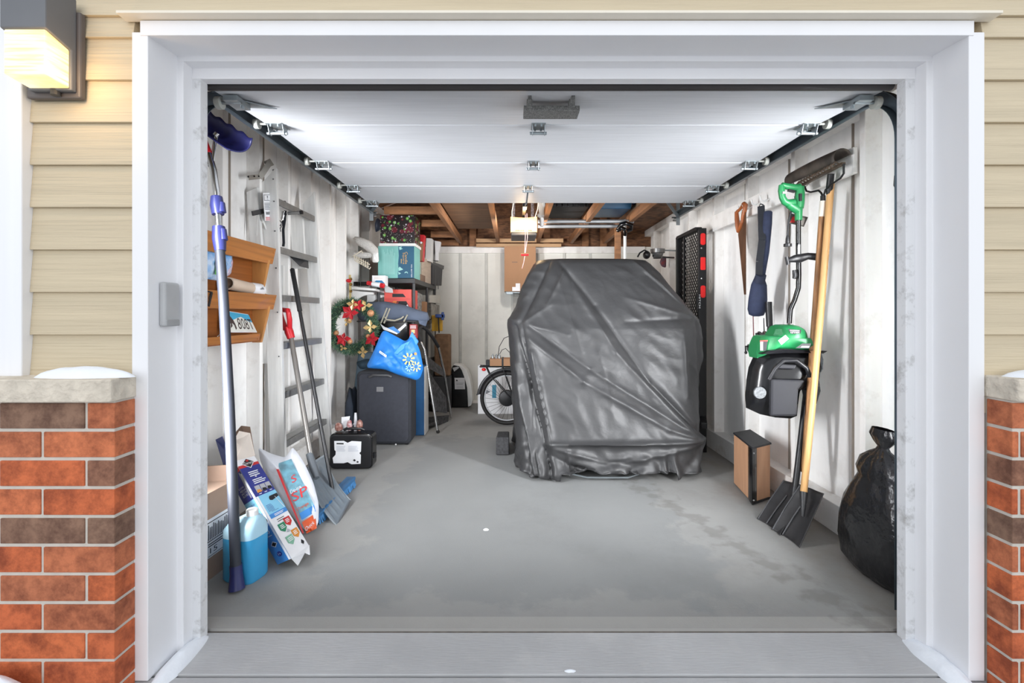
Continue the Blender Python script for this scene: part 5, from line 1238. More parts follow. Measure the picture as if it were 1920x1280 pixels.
m = MB(); m.tube([hd+V((0,0,.10)), hd+V((-.02,0,.2))], .014, 8); m.tube([hd+V((-.1,-.17,.22)), hd+V((-.02,-.1,.2)), hd+V((-.02,.1,.2)), hd+V((-.1,.28,.22))], .012, 8); m.build('handlebar', black_m, t, smooth=1)
m = MB(); m.tube([P(934,668,5.22),P(936,650,5.2),P(945,634,5.18),P(957,629,5.18),P(966,632,5.2)], .004, 6); m.tube([P(935,667,5.22),P(941,656,5.2),P(948,653,5.2),P(955,660,5.2)], .004, 6); m.build('cable', ink, t, smooth=1)
m = MB(); m.lathe((.36,YB_-.06,.28), (0,1,0), [(.08,0),(.08,.01)], 24); m.bar((.36,YB_-.08,.28),(.36,YB_-.08,.12),.02,.015); m.box(.32,.40,YB_-.17,YB_-.08,.11,.13); m.build('crankset', black_m, t)
t = thing('parts_box', 'open brown cardboard tray on the rear rack of the bicycle', 'box')
m = MB(); m.box(-.255,.12,YB_-.10,YB_+.10,.668,.745); m.build('tray', cardb, t, bevel=.002)
m = MB(); m.box(-.125,-.105,YB_-.103,YB_+.103,.66,.748); m.build('strap', ink, t)
m = MB(); m.box(-.30,-.257,YB_-.06,YB_+.05,.668,.725); tag(m.build('small_carton', ink, bevel=.002), 'small black box left of the cardboard tray on the bicycle rack', 'box')
for i, x in enumerate((-.225,-.185,-.15)):
    m = MB(); m.lathe((x,YB_-.03-.01*i,.7455), (0,0,1), [(.015,0),(.015,.03+.008*(i % 2)),(.008,.04),(.008,.05)], 12)
    tag(m.build('bottle', pm('glass_grey',(150,154,156),.1,metal=.2), smooth=1), ('leftmost','middle','rightmost')[i]+' of the three small glass bottles in the tray on the bicycle rack', 'bottle', 'small bottles on the bicycle rack')
# carton on back wall shelf
t = thing('wall_shelf', 'grey metal shelf under the tall brown carton on the back wall', 'shelf')
m = MB(); m.box(-.10,.30,6.22,6.51,1.512,1.532); m.box(-.09,.0,6.20,6.22,1.495,1.532); m.build('plate', steel, t, bevel=.003)
t = thing('tall_carton', 'tall brown carton standing on the metal shelf on the back wall', 'cardboard box')
m = MB(); m.box(-.115,.30,6.20,6.495,1.534,2.13); m.build('carton', pm('cardboard',(164,124,92)), t, bevel=.002)
q = [V((-.115,6.20,1.534)),V((.30,6.20,1.534)),V((.30,6.20,2.13)),V((-.115,6.20,2.13))]
m = MB(); m.dec(q,.24,.64,.42,.66,0); m.build('hand_slot', card_d, t)
m = MB(); m.dpoly(q,[(.25,.01),(.5,.01),(.5,.18),(.36,.18),(.36,.1),(.25,.1)],0); m.build('paper_label', papr, t)
m = MB(); m.box(0.0,.20,6.46,6.51,.9,1.48); tag(m.build('electrical_panel', pl('panel_grey',(168,166,160),.5), bevel=.004), 'flat grey metal cabinet on the back wall below the brown carton', 'panel')
# small things at the left end of the back wall are covered by the shelving
# ============================================================ ATTIC STORAGE
m = MB(); m.box(-.70,-.25,4.3,5.95,2.318,2.332); tag(m.build('plywood_sheet', plyw), 'brown plywood sheet lying across the joists left of the opener', 'plywood')
t = thing('wrapped_bundle', 'blue bundle wrapped in silvery clear film above the joists left of the opener', 'bundle')
m = MB(); m.puff([P(873,392,4.9),P(895,390,4.9),P(897,372,4.9),P(875,368,4.9)], (0,-1,0), .10, amp=.03, fr=14); m.build('blue_part', pm('bundle_blue',(38,62,94),.5,var=.3,scale=12), t, smooth=60)
m = MB(); m.puff([P(891,392,4.87),P(917,392,4.87),P(919,372,4.87),P(893,370,4.87)], (0,-1,0), .09, amp=.03, fr=20); m.build('silvery_film', pm('film_silver',(120,130,144),.2,metal=.4,var=.7,scale=30,bump=1,bs=40,dist=.01), t, smooth=60)
m = MB(); m.lathe(P(1016,425,4.85), (0,0,1), [(.012,0),(.02,.005),(.022,.09),(.05,.11),(.05,.13),(.03,.135),(.04,.26)], 16); tag(m.build('white_bottle', whitep, smooth=40), 'upside down white tool with ridged neck hanging right of the opener', 'tool')
t = thing('storage_crate', 'black ribbed crate stored above the joists right of the opener', 'crate')
m = MB(); m.box(.36,.77,4.75,5.35,2.322,2.55); m.build('crate_body', pl('crate_black',(16,16,18),.7), t, bevel=.01)
for i in range(7):
    m = MB(); m.box(.39+.055*i,.40+.055*i,4.73,4.75,2.325,2.40); m.build('rib', black, t)
m = MB(); m.box(.56,.68,4.738,4.748,2.47,2.478); m.build('bright_tag', papr, t)
t = thing('storage_tote', 'blue plastic tote stored above the joists on the right', 'tote')
m = MB(); m.hexa([(.86,4.85,2.325),(1.22,4.85,2.325),(1.22,5.3,2.325),(.86,5.3,2.325),(.83,4.82,2.56),(1.26,4.82,2.56),(1.26,5.33,2.56),(.83,5.33,2.56)]); m.build('tub', pl('tote_blue_dark',(26,78,112),.4), t, bevel=.01)
m = MB(); m.box(.80,1.29,4.79,5.36,2.562,2.60); m.build('lid', ink, t, bevel=.006)
m = MB(); m.box(1.31,1.48,4.85,5.2,2.43,2.60); tag(m.build('blue_jerrycan', pl('deep_blue',(30,56,120),.4), bevel=.02), 'deep blue container stored right of the blue tote', 'container')
for i, (y, z) in enumerate(((415,5.02),(424,5.16))):
    m = MB(); a = P(1009,y,z); b = P(1188 if i == 0 else 1172,y-(0 if i == 0 else 0),z); m.tube([a,b], .020, 14)
    tag(m.build('aluminium_pole', pm('dull_pole',(150,152,154),.5,metal=.5), smooth=1), ('upper' if i == 0 else 'lower')+' of two long aluminium poles lying across the joists', 'pole', 'aluminium poles across the joists')
for i, (y, x0, x1, h) in enumerate(((451,893,1056,7),(460,893,1052,6))):
    m = MB(); m.box(P(x0,y,6.4).x, P(x1,y,6.4).x, 6.38, 6.42, P(0,y+h/2,6.4).z, P(0,y-h/2,6.4).z)
    tag(m.build('pine_board', pm('pine',(190,152,112),.6,var=.12,scale=6,st=(.3,2,3)), bevel=.002), ('upper' if i == 0 else 'lower')+' pale board stored along the gable above the back wall', 'board')
t = thing('paddle_strap', 'black rubber strap looped round the pole ends by the upright post', 'strap')
m = MB(); m.tube([P(1160,428,5.0),P(1164,421,4.97),P(1174,418,4.95),P(1184,422,4.97),P(1183,430,5.0),P(1174,433,5.0)], .026, 12, flat=.8); m.tube([P(1158,432,5.1),P(1166,427,5.05),P(1173,431,5.05),P(1172,440,5.1)], .024, 12, flat=.8); m.build('loop', gloss_k, t, smooth=1)
m = MB(); m.box(1.12,1.185,5.15,5.19,.002,2.27); tag(m.build('wood_post', rawwood, bevel=.003), 'rough brown wooden post standing behind the covered vehicle', 'post')
m = MB(); m.tube([(1.223,5.13,.002),(1.223,5.13,2.27)], .017, 12); tag(m.build('aluminium_tube', alu, smooth=1), 'upright aluminium tube beside the rough wooden post', 'tube')
# ============================================================ RIGHT WALL
def PR(px, py, X=1.78): return PX(px, py, X)
# long hook rail board
t = thing('hook_rail', 'long white board fixed along the right wall carrying the hanging tools', 'rail')
m = MB(); m.box(1.805, 1.829, 2.49, 4.60, 1.985, 2.125); m.build('board', studp, t, bevel=.003)
def hook(y, z=2.05, n='prong'):
    m = MB(); m.tube([(1.806,y,z),(1.77,y,z-.02),(1.745,y,z-.012),(1.735,y,z+.02)], .0065, 8); return m.build(n, whitep, t, smooth=1)
for y in (3.62,3.55,3.42,3.30,2.92,2.84): hook(y)
# handsaw
t = thing('handsaw', 'old handsaw with brown wooden handle and rusty blade hanging on the hook rail', 'handsaw')
XS = 1.745
def sp(zx, zy, X=XS): return PX(1370+zx/9.85, 340+zy/9.85, X)
m = MB(); m.prism([sp(150,800),sp(280,560),sp(276,1250),PX(1398,552,XS),PX(1395,552,XS),PX(1384,440,XS)], (.004,0,0)); m.build('blade', pm('rusty_blade',(104,72,52),.5,metal=.4,var=.3,scale=14,st=(1,1,.3)), t)
m = MB()
m.tube([sp(225,420),sp(250,415),sp(270,430),sp(262,520),sp(235,640),sp(215,760)], [.012,.018,.018,.016,.016,.014], 10)
m.tube([sp(225,440),sp(185,500),sp(120,560),sp(108,620)], [.013,.011,.013,.014], 10)
m.tube([sp(108,560),sp(118,700),sp(125,820),sp(135,930)], [.014,.018,.017,.012], 10)
m.tube([sp(215,740),sp(190,830),sp(150,910),sp(130,930)], [.015,.016,.014,.010], 10)
m.build('handle', pm('saw_wood',(160,88,44),.35,var=.15,scale=8,coat=.3), t, smooth=60)
# navy chair bag with strap
t = thing('folded_umbrella_bag', 'slim navy padded bag with a bulging lower end, hung by a black strap', 'bag')
XB = 1.72
def bp_(px, py, X=XB): return PX(px, py, X)
m = MB(); m.tube([bp_(1440,396),bp_(1440,398),bp_(1439,420),bp_(1434,470),bp_(1427,512),bp_(1424,520),bp_(1423,534),bp_(1421,560),bp_(1419,580),bp_(1418,590),bp_(1418,593)], [.02,.027,.028,.029,.028,.031,.05,.060,.060,.048,.02], 20)
m.build('bag_body', navy_f, t, smooth=60)
m = MB(); m.tube([bp_(1427,515,1.70),bp_(1423,528,1.70)], [.034,.036], 20); m.build('stitched_band', pl('navy_band',(36,42,62),.8), t, smooth=1)
m = MB()
def ribbon(m, pts, w_, d=V((0,1,0)), th=.003):
    for a, b in zip(pts[:-1], pts[1:]): m.bar(a, b, th, w_, d)
ribbon(m, [bp_(1427,386,1.70),bp_(1428,420,1.69),bp_(1429,450,1.685),bp_(1424,490,1.685),bp_(1423,515,1.685)], .045, V((1,-1,0)))
m.tube([bp_(1423,388,1.72), bp_(1426,382,1.745), bp_(1431,384,1.72)], .004, 6); m.build('strap', blackf, t)
# fishing rods with reels
def rod(px, pt, pb, X, col, lab, ry_):
    t = thing('fishing_rod', lab, 'fishing rod')
    a, b = PX(px, pt, X), PX(px+3, pb, X); m = MB(); m.tube([a, b], [.003,.006], 8); m.build('rod_blank', col, t, smooth=1)
    c = PX(px-1, ry_, X-.03); m = MB(); m.lathe(c+V((-.035,0,0)), (1,0,0), [(.012,0),(.026,.005),(.026,.012),(.018,.016),(.018,.035),(.028,.04),(.028,.05),(.01,.06)], 20); m.build('reel_spool', pl('reel_grey',(96,94,92),.3,metal=.6), t, smooth=40)
    m = MB(); m.tube([c, a.lerp(b,.5)], .008, 8); m.tube([c+V((-.03,0,.01)), c+V((-.06,-.02,.012)), c+V((-.065,-.035,-.02))], .005, 6); m.sphere(c+V((-.067,-.04,-.03)), .011, 8); m.build('reel_handle', black, t, smooth=1)
    m = MB(); m.tube([a.lerp(b,.62), b], .011, 10); m.build('rod_grip', black, t, smooth=1)
    return c
c = rod(1412, 590, 705, 1.72, pl('maroon',(120,60,62),.4), 'thin maroon fishing rod with reel, left of the green snow blower', 652)
m = MB(); m.tube([c+V((-.07,-.02,-.03)), c+V((-.05,0,-.03))], .015, 10); m.prism([c+V((-.09,0,.005)),c+V((-.0,0,-.01)),c+V((-.0,0,.025)),c+V((-.095,0,.03))], (0,.01,0)); m.build('reel_foot', steel, t) if 0 else None
rod(1432, 596, 700, 1.74, ink, 'dark fishing rod with silver reel just behind the green snow blower', 628)
m = MB(); m.tube([PX(1441,566,1.75), PX(1443,612,1.75)], [.022,.02], 12); m.tube([PX(1443,612,1.75), PX(1438,660,1.75)], [.014,.012], 10)
tag(m.build('hand_tool', [black], smooth=40), 'short thick black tool handle hanging behind the green snow blower', 'handle')
# electric snow shovel
t = thing('electric_snow_thrower', 'green and black electric snow thrower hanging on the right wall', 'snow thrower')
Yt = 2.80
def tp(px, py, Y=None):
    Y = Y if Y is not None else 2.90-(px-1405)/138*.20
    return P(px, py, Y)
def hz(zx, zy, Y=2.75): return P(1460+zx/8, 270+zy/8, Y)
m = MB()
out = [hz(*p) for p in ((25,610),(45,585),(100,590),(250,612),(300,600),(355,605),(380,640),(380,930),(350,980),(345,1145),(255,1140),(250,1020),(195,990),(160,935),(90,910),(50,850),(30,720))]
hole = [hz(*p) for p in ((75,660),(140,675),(240,700),(240,760),(215,820),(165,850),(125,830),(95,860),(80,800))]
# ring style body built from an outline strip
m.tube([hz(45,615),hz(150,640),hz(270,655),hz(320,640)], [.016,.019,.020,.020], 12)
m.tube([hz(45,615),hz(40,700),hz(55,800),hz(90,865),(hz(150,890)),hz(230,880)], [.016,.018,.018,.02,.024,.024], 12)
m.tube([hz(315,640),hz(318,760),hz(310,880),hz(300,960)], [.024,.026,.027,.026], 14)
m.tube([hz(150,900),hz(240,960),hz(290,990)], [.022,.026,.026], 12)
m.tube([hz(300,950),hz(297,1145)], [.021,.0195], 16)
m.build('grip_body', green, t, smooth=60)
m = MB(); m.bar(hz(325,745,2.725), hz(325,855,2.725), .014, .012, V((0,-1,0))); m.build('vent', ink, t)
m = MB(); m.bar(hz(140,690,2.745), hz(235,715,2.745), .012, .014); m.build('trigger', black, t)
m = MB(); m.bar(hz(60,730,2.73), hz(110,730,2.73), .012, .012); m.build('grip_label', greyp, t)
m = MB(); m.tube([P(1497,410,2.75),P(1497,470,2.77),P(1498,515,2.78),P(1497,540,2.79),P(1490,562,2.80),P(1482,580,2.81),P(1480,606,2.81)], .0135, 14); m.build('tube', gloss_k, t, smooth=1)
m = MB(); m.dec([P(1496,476,2.752),P(1500,476,2.752),P(1500,458,2.752),P(1496,458,2.752)],0,0,1,1,0); m.build('tube_sticker', greyp, t)
# assist handle and clamps
m = MB(); m.tube([P(1477,488,2.76),P(1490,485,2.75),P(1500,484,2.75),P(1515,480,2.74),P(1536,482,2.71)], [.012,.022,.026,.020,.022], 12, flat=.8); m.tube([P(1475,481,2.76),P(1478,496,2.76)], .011, 8); m.build('assist_handle', black, t, smooth=60)
m = MB(); m.tube([P(1489,506,2.76),P(1491,516,2.76),P(1489,522,2.76)], [.010,.014,.010], 10); m.build('knob', black, t, smooth=1)
# cord and plug
m = MB(); m.tube([P(1484,395,2.76),P(1479,412,2.76),P(1477,440,2.76)], .0055, 8); m.lathe(P(1477,462,2.76), (0,0,1), [(.022,0),(.022,.015),(.012,.02),(.011,.045),(.005,.07)], 14); m.build('cord_plug', black, t, smooth=40)
# auger housing
def ap(zx, zy, dy=0): 
    px, py = 1380+zx/10.667, 600+zy/10.667; return tp(px, py, 2.88-(px-1405)/138*.16+dy)
body = [ap(*p) for p in ((470,400),(500,340),(560,310),(750,310),(800,230),(870,130),(960,95),(1130,90),(1260,120),(1350,180),(1395,260),(1415,365),(1600,365),(1690,470),(1700,600),(1300,640),(860,620),(660,650),(430,760),(405,650),(430,500))]
c0 = sum(body, V((0,0,0)))/len(body)
m = MB(); m.puff(body, (-.1,-1,.1), .085, rings=10, back=False); m.prism([p+V((0,.0,0)) for p in body], (0,.10,0)); mh = m.build('motor_housing', green, t, smooth=50)
def deco(pts, mi, m, off): m.add([ap(x, y, -off) for x, y in pts], [tuple(range(len(pts)))], mi)
m = MB(); deco([(1040,175),(1305,195),(1290,270),(1110,275),(1065,230)], 0, m, .095)
qb = [ap(1090,262,-.098), ap(1280,262,-.098), ap(1290,222,-.098), ap(1075,212,-.098)]
m.dtext(qb, '12"/10A', .05,.0,.95,.75,1,.001); qb2 = [ap(1070,212,-.098), ap(1280,218,-.098), ap(1280,196,-.098), ap(1065,188,-.098)]; m.lines(qb2,.05,.1,.95,.6,1,1,.001,1)
m.build('model_badge', [ink, papr], mh)
m = MB(); deco([(845,405),(990,295),(1060,370),(910,495)], 0, m, .105); deco([(880,400),(960,340),(1000,375),(925,440)], 1, m, .107); m.build('foil_sticker', [pl('foil',(206,222,206),.3), pl('foil2',(160,206,196),.3)], mh)
m = MB(); deco([(480,405),(635,400),(605,610),(480,610)], 0, m, .055); deco([(480,405),(635,400),(632,425),(480,430)], 1, m, .058); deco([(485,440),(540,435),(535,605),(485,605)], 2, m, .058); m.build('warning_label', [ink, p_red, papr], mh)
m = MB(); 
for i in range(6): deco([(760+i*-2+40-i*8,185+i*21),(905+i*6,185+i*21),(925+i*4,193+i*21),(750+40-i*9,193+i*21)], 0, m, .062+.003*i)
m.build('vent_slot', pl('green_shade',(18,72,44),.5), mh)
m = MB(); deco([(1190,560),(1330,465),(1500,470),(1470,565)], 0, m, .10); deco([(1290,545),(1320,515),(1470,520),(1455,548)], 1, m, .103); m.build('logo_plate', [dgrey, greyp], mh)
def hp(zx, zy, dy=0): return tp(1340+zx/4.923, 560+zy/4.923, 2.88-(zx/4.923-65)/138*.16+dy)
hood = [hp(*p) for p in ((385,560),(440,510),(520,475),(620,460),(920,475),(985,500),(1003,560),(1000,650),(975,685),(965,750),(978,850),(940,970),(880,1000),(850,840),(785,840),(760,1080),(700,1105),(560,1095),(420,1065),(325,1020),(318,900),(330,760),(350,640))]
m = MB(); m.prism(hood, (0,.05,0)); m.puff(hood[:5]+[hood[7]]+[hp(880,760)]+hood[13:], (-.15,-1,0), .06, rings=8, back=False, pw=.6); m.build('auger_hood', gloss_k, t, smooth=50)
m = MB(); m.prism([hp(440,512,-.06),hp(520,478,-.08),hp(640,462,-.08),hp(920,478,-.08),hp(1045,482,-.02),hp(1005,505,-.02),hp(900,500,-.05),hp(640,500,-.06),hp(520,510,-.06)], (0,.06,0)); m.build('front_lip', black, t, bevel=.003)
m = MB(); m.tube([hp(500,740,-.08),hp(560,640,-.09),hp(640,570,-.09),hp(760,570,-.09),hp(850,640,-.09),hp(880,720,-.08)], .012, 10); m.build('guard_hoop', black, t, smooth=1)
m = MB(); m.prism([hp(520,740,-.075),hp(850,750,-.075),hp(780,840,-.075),hp(765,1085,-.075),hp(515,1085,-.075)], (0,.03,0)); m.build('paddle_drum', pl('drum',(36,36,40),.35), t, bevel=.012)
m = MB(); m.prism([hp(575,600,-.085),hp(760,610,-.085),hp(740,650,-.085),hp(590,645,-.085)], (0,.02,0)); m.build('scraper', pl('drum',(36,36,40)), t, bevel=.006)
m = MB(); pc = hp(413,865,-.055); m.lathe(pc, (-.15,-1,0), [(.001,.012),(.034,.012),(.036,.008),(.036,0)][::-1], 24, sq=(1,1.0)); m.build('round_badge', pm('badge_silver',(92,94,96),.9,var=.3,scale=90), t, smooth=30)
m = MB(); m.tube([hp(900,1000,.02), hp(880,840,.02), hp(890,760,.0)], .012, 8); m.build('side_rib', black, t, smooth=1)
m = MB(); m.tube([P(1484,374,2.75), V((1.80,2.86,2.03))], .004, 6); m.build('hanging_loop', whitep, t, smooth=1)
m = MB(); q = [P(1478,418,2.80),P(1507,425,2.80),P(1515,407,2.80),P(1480,399,2.80)]; m.dec(q,0,0,1,1,0,0); m.dpoly(q,[(.1,.1),(.35,.15),(.4,.8),(.2,.7)],1,.002); m.dec(q,.6,.1,.9,.8,2,.002)
m.build('hang_tag', [pl('tag_dark',(84,78,74),.5), p_red, pl('tag_grey',(140,134,128),.5)], t, solid=.002)
# garden rake
t = thing('garden_rake', 'rusty bow rake with worn brown handle hung head up on the white hooks', 'rake')
hx = 1.735
m = MB(); a = PX(1506,346,hx); b = PX(1582,306,hx); m.bar(a, b, .02, .012)
for i in range(13):
    p = a.lerp(b, (i+.3)/13.2); m.tube([p, p+V((-.03,0,.015)), p+V((-.055,0,-.012))], [.005,.005,.002], 6)
m.build('tine_bar', pm('rust_steel',(84,70,58),.6,metal=.3,var=.35,scale=40), t)
n0 = PX(1543,370,1.75)
m = MB(); m.tube([a+V((0,.02,0)), PX(1509,350,1.75), PX(1512,358,1.75), PX(1520,360,1.75), PX(1535,357,1.75), PX(1540,362,1.75), n0], .0055, 8); m.tube([b, PX(1582,325,1.75), PX(1576,334,1.75), PX(1558,346,1.745), PX(1548,356,1.75), n0], .0055, 8)
m.build('bow_arms', black_m, t, smooth=1)
bt = PX(1506,905,1.70)
m = MB(); m.tube([n0+V((0,0,.01)), n0+V((0,0,-.04))], .013, 12); m.build('ferrule', black_m, t, smooth=1)
d = bt-n0
m = MB(); m.tube([n0+V((0,0,-.02)), n0+d*.065], .0155, 12); m.build('paper_label', pl('label_cream',(220,212,200),.7), t, smooth=1)
m = MB(); m.tube([n0+d*.062, n0+d*.5, n0+d*.96], [.0145,.016,.016], 12); m.build('handle', pm('worn_ash',(146,104,66),.6,var=.35,scale=20,st=(3,3,.3)), t, smooth=1)
# curved pusher blade at the top
t = thing('ice_scraper', 'dark curved steel blade with black socket hanging above the bow rake', 'scraper')
m = MB(); a = PX(1499,339,1.79); b = PX(1596,295,1.79)
ax = (b-a)
def halfp(u, v):
    ang = R(-40+200*v); p = a+ax*u; rr_ = .048*(1+.12*sin(pi*u)); return p+V((-cos(ang)*rr_-.045, 0, sin(ang)*rr_))
m.grid(halfp, 20, 12); m.build('blade', pm('worn_black',(66,58,52),.6,var=.5,scale=12,bump=.3), t, solid=.003, smooth=1)
m = MB(); m.tube([PX(1558,326,1.755), PX(1555,356,1.765)], [.017,.018], 14); m.tube([PX(1555,356,1.765),PX(1555,364,1.767)], .016, 12); m.build('socket', black_m, t, smooth=1)
# two black shovels
def shovel(Bq, hand, nm, lab, wood):
    t = thing('shovel', lab, 'shovel')
    def f(u, v):
        p = bil(Bq, u, v); return p+V((.018,.008,-.012))*(1-(2*u-1)**2)*(1 if v < .8 else (1-v)/.2)*.9+V((-.006,0,.004))*max(0,cos((u-.5)*9))*(v**2)
    m = MB(); m.grid(f, 24, 20)
    for p in m.v: p.z = max(p.z, .004)
    m.build('blade', pm('shovel_black',(46,45,46),.42,var=.15,scale=16,st=(1,1,1)), t, smooth=1, solid=.003)
    a, b, c = hand
    m = MB(); m.tube([a, b], [.008,.021] if wood else [.008,.019], 12); m.build('socket', pl('socket_black',(36,36,38),.4), t, smooth=1)
    m = MB(); m.tube([b]+c, .0175, 12); m.build('handle', (pm('ash_handle',(206,160,104),.45,var=.12,scale=12,st=(4,4,.25)) if wood else black), t, smooth=1)
    m = MB(); m.tube([f(.34,.02)+V((-.003,-.002,.006)), f(.36,.4)+V((-.003,-.002,.006)), f(.42,.7)+V((-.003,-.002,.006))], .004, 6); m.tube([f(.04,.0)+V((0,0,.004)), f(.0,.5), f(.02,.98)], .004, 6); m.build('rib', pl('rib_grey',(84,84,86),.4), t, smooth=1)
B1 = [PZ(1419,972,.003), PZ(1462,1004,.003), P(1515,912,2.78), P(1469,900,2.93)]
shovel([B1[0], B1[1], B1[2], B1[3]], (P(1483,960,2.70), P(1491,915,2.74), [P(1500,840,2.78), P(1508,770,2.81), P(1516,700,2.85), P(1522,640,2.88)]), 'a', 'square black shovel with black handle behind the wooden handled shovel on the right', False)
B2 = [PZ(1446,992,.003), PZ(1499,1027,.003), P(1545,925,2.56), P(1500,908,2.72)]
shovel([B2[0], B2[1], B2[2], B2[3]], (P(1505,968,2.56), P(1507,922,2.60), [P(1523,760,2.62), P(1541,560,2.625), P(1558,345,2.62)]), 'b', 'square black shovel with long pale wooden handle, its blade on the floor', True)
# speaker
t = thing('corner_speaker', 'brown wood cabinet speaker with black rounded front edge on the floor by the right wall', 'speaker')
f0, l0, r0 = V((1.573,3.056,.01)), V((1.612,3.44,.01)), V((1.745,3.19,.01)); 
f0 = PZ(1411,943,.01); l0 = PZ(1376,905,.01); r0 = PZ(1444,932,.01)
bk = l0+(r0-f0)*1.0
H = V((0,0,.355))
nl = (l0-f0).normalized(); nr = (r0-f0).normalized()
m = MB(); m.prism([f0+nl*.06, l0, bk, r0, f0+nr*.035], H); m.build('cabinet', pm('speaker_wood',(184,140,108),.6,var=.08,scale=8,st=(3,3,.4),bump=.1), t, bevel=.003)
m = MB(); m.prism([f0+nl*.075-nr*.004, f0+nl*.03-nr*.014, f0-nl*.012-nr*.012, f0+nr*.02-nl*.012, f0+nr*.045-nl*.006, f0+nr*.045+nl*.02, f0+nl*.075+nr*.02], H+V((0,0,.004))); m.build('front_grille', gloss_k, t, bevel=.006)
m = MB(); m.prism([f0-nl*.014-nr*.012+H, l0+nl*.004-nr*.008+H, bk+H, r0+nr*.01-nl*.01+H], (0,0,.012)); m.build('top_panel', ink, t, bevel=.003)
for k in (0,1):
    m = MB(); c = f0-nl*.014+nr*.0+V((0,-.004,.33 if k else .025)); m.sphere(c, .006, 8); m.build('screw', chrome, t)
m = MB(); m.prism([f0-nl*.01-nr*.01+V((0,0,-.006)), f0+nl*.06+V((0,0,-.006)), r0+V((0,0,-.006))-nl*.008], (0,0,.012)); m.build('base_rim', ink, t)
# hitch carrier
t = thing('cargo_carrier', 'black mesh hitch cargo carrier with red lights standing against the right wall', 'cargo carrier')
cz0, cz1 = .12, 2.0
m = MB(); m.box(1.655,1.728,4.19,4.215,cz0,cz1+.005); m.build('light_panel', black_m, t, bevel=.003)
m = MB(); m.bar((1.66,4.2,cz1),(1.66,4.69,cz1-.005),.06,.03); m.bar((1.66,4.69,cz0),(1.66,4.69,cz1),.03,.06); m.bar((1.66,4.55,cz0),(1.66,4.55,cz1),.02,.02); m.bar((1.66,4.2,cz0),(1.66,4.69,cz0),.06,.03); m.bar((1.67,4.2,.9),(1.67,4.69,1.15),.02,.02); m.build('frame', black_m, t, bevel=.002)
m = MB()
n = 0
for k in range(-30, 100):
    for sgn in (1, -1):
        z0 = cz0+k*.052; a = V((1.668,4.215,z0)); b = V((1.668,4.68,z0+sgn*.465))
        if sgn < 0: a = V((1.668,4.215,z0)); b = V((1.668,4.68,z0-.465))
        # clip to the frame
        def cl(a, b, z):
            f = (z-a.z)/(b.z-a.z); return a.lerp(b, f)
        if max(a.z, b.z) < cz0 or min(a.z, b.z) > cz1: continue
        if a.z < cz0: a = cl(a, b, cz0)
        if a.z > cz1: a = cl(a, b, cz1)
        if b.z < cz0: b = cl(a, b, cz0)
        if b.z > cz1: b = cl(a, b, cz1)
        if (b-a).length > .01: m.bar(a, b, .006, .005)
m.build('mesh', black_m, t)
for y0, y1 in ((437,459),(482,506),(535,558)):
    m = MB(); c0_, c1_ = P(1315,y0,4.185).z, P(1315,y1,4.185).z; rbox(m, 1.672, 1.715, 4.180, 4.19, c1_, c0_, .018 if y0 != 482 else .008); m.build('red_light', redl, t, bevel=.002)
for y_ in (465,522):
    m = MB(); m.sphere(P(1315,y_,4.186), (.008,.004,.008), 8); m.build('bolt', chrome, t)
q = [P(1306,573,4.183),P(1306,560,4.183),P(1310,560,4.183),P(1310,573,4.183)]
q = [V((1.640,4.20,1.295)),V((1.640,4.20,1.37)),V((1.64,4.17,1.37)),V((1.64,4.17,1.295))]
m = MB(); m.box(1.638,1.652,4.19,4.215,1.28,1.42); qq = [V((1.638,4.189,1.41)),V((1.638,4.189,1.29)),V((1.655,4.189,1.29)),V((1.655,4.189,1.41))]
m.dtext([V((1.657,4.189,1.29)),V((1.673,4.189,1.29)),V((1.673,4.189,1.41)),V((1.657,4.189,1.41))],'HITCH',.0,.0,1,1,1,.002,-90); m.build('lettering', [black_m, papr], t)
m = MB(); m.bar((1.70,4.19,.30),(1.62,3.98,.29),.05,.05); m.build('hitch_bar', black_m, t, bevel=.004); m = MB(); m.box(1.655,1.728,4.19,4.30,.003,.12); m.build('stand_foot', black_m, t)
# basket and cloth at the far right wall
t = thing('wire_basket', 'metal basket hanging on the right wall above the covered vehicle', 'basket')
c = P(1233,474,5.2)
m = MB(); m.lathe(c+V((0,0,-.06)), (0,0,1), [(.045,0),(.06,.055),(.075,.06),(.078,.10),(.072,.10)], 20, caps=False); m.build('rim_bowl', pm('basket_grey',(120,120,120),.35,metal=.6), t, smooth=40, solid=.004)
m = MB(); m.tube([c+V((.07,0,.03)), V((1.835,5.25,c.z+.03))], .008, 8); m.build('wall_arm', steel, t)
t = thing('cap', 'dark cap with a pale loop strap beside the metal basket', 'cap')
m = MB(); c2 = P(1210,474,5.15); m.tube([c2+V((-.085,0,-.045)), c2+V((-.06,0,.0)), c2+V((-.01,0,.03)), c2+V((.03,0,.01))], .009, 8); m.sphere(c2+V((.02,.02,-.02)), (.04,.06,.045), 12); m.tube([c2+V((.09,.03,-.03)), V((1.835,5.35,c2.z-.03))], .008, 6); m.build('crown_and_strap', black, t, smooth=1)
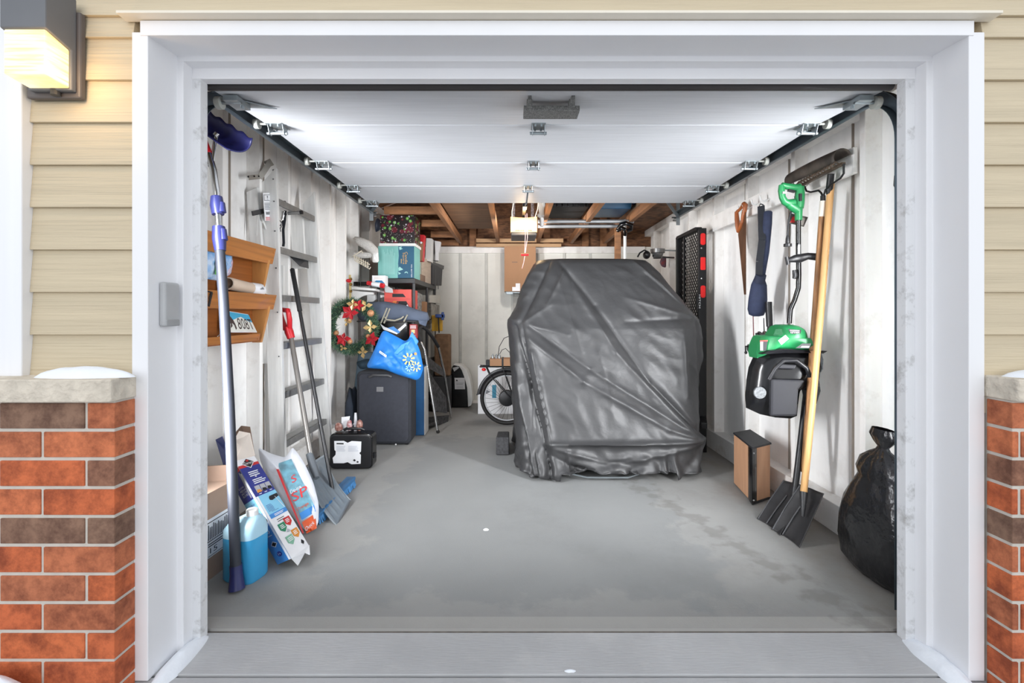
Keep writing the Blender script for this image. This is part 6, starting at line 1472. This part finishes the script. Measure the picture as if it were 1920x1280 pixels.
m = MB(); m.puff([P(1240,482,5.45),P(1249,480,5.45),P(1249,502,5.45),P(1241,500,5.45),P(1237,492,5.45)], (0,-1,0), .04, amp=.015); m.tube([P(1245,482,5.3), V((1.835,5.35,P(1245,482,5.3).z))], .01, 6); tag(m.build('cloth_bundle', pm('dull_redblue',(126,58,62),.8,col2=(78,84,98),scale=20), smooth=60), 'dull red and blue cloth hanging below the metal basket', 'cloth')
# garbage bag
t = thing('garbage_bag', 'full shiny black garbage bag standing at the right jamb', 'garbage bag')
gc = V((1.735,2.20,0)); m = MB()
prof = [(.05,0),(.75,.008),(.95,.04),(1.0,.12),(.97,.22),(.88,.32),(.72,.40),(.60,.44),(.55,.46),(.60,.49),(.50,.545),(.30,.58),(.16,.60),(.12,.615),(.22,.64),(.30,.67),(.24,.70)]
for r_, h_ in prof: pass
vv = []; n = 72
for r_, h_ in prof:
    for j in range(n):
        a = 2*pi*j/n; k = 1+.07*noise.noise(V((cos(a)*2.2, sin(a)*2.2, h_*6)))+.05*noise.noise(V((cos(a)*6, sin(a)*6, h_*9)))+.03*sin(a*14)*(1 if h_ > .4 else .2)
        x = gc.x+cos(a)*r_*.105*k; y = gc.y+sin(a)*r_*.26*k
        vv.append(V((min(x, 1.828), y, h_)))
m.add(vv, [(i*n+j, i*n+(j+1) % n, (i+1)*n+(j+1) % n, (i+1)*n+j) for i in range(len(prof)-1) for j in range(n)]+[tuple(range(n))[::-1]])
m.build('bag_body', pm('bin_liner',(22,22,24),.22,var=.1,bump=.9,bs=16,dist=.012), t, smooth=70)
m = MB(); m.tube([P(1684,852,2.08),P(1690,842,2.09),P(1694,838,2.1),P(1688,832,2.1),P(1683,838,2.09),P(1686,850,2.08),P(1690,880,2.10)], .010, 8); m.build('tie', pl('liner_tie',(28,28,30),.3), t, smooth=1)
m = MB(); m.tube([PX(1688,318,1.80),PX(1683,330,1.78),PX(1682,345,1.79),PX(1684,358,1.81)], [.006,.018,.018,.008], 10, flat=.6); m.tube([PX(1683,340,1.79), V((1.835,PX(1683,340,1.79).y,PX(1683,340,1.79).z))], .006, 6)
tag(m.build('coat_hook', black, smooth=1), 'small black hook high on the right wall beside the jamb', 'hook')
settle()
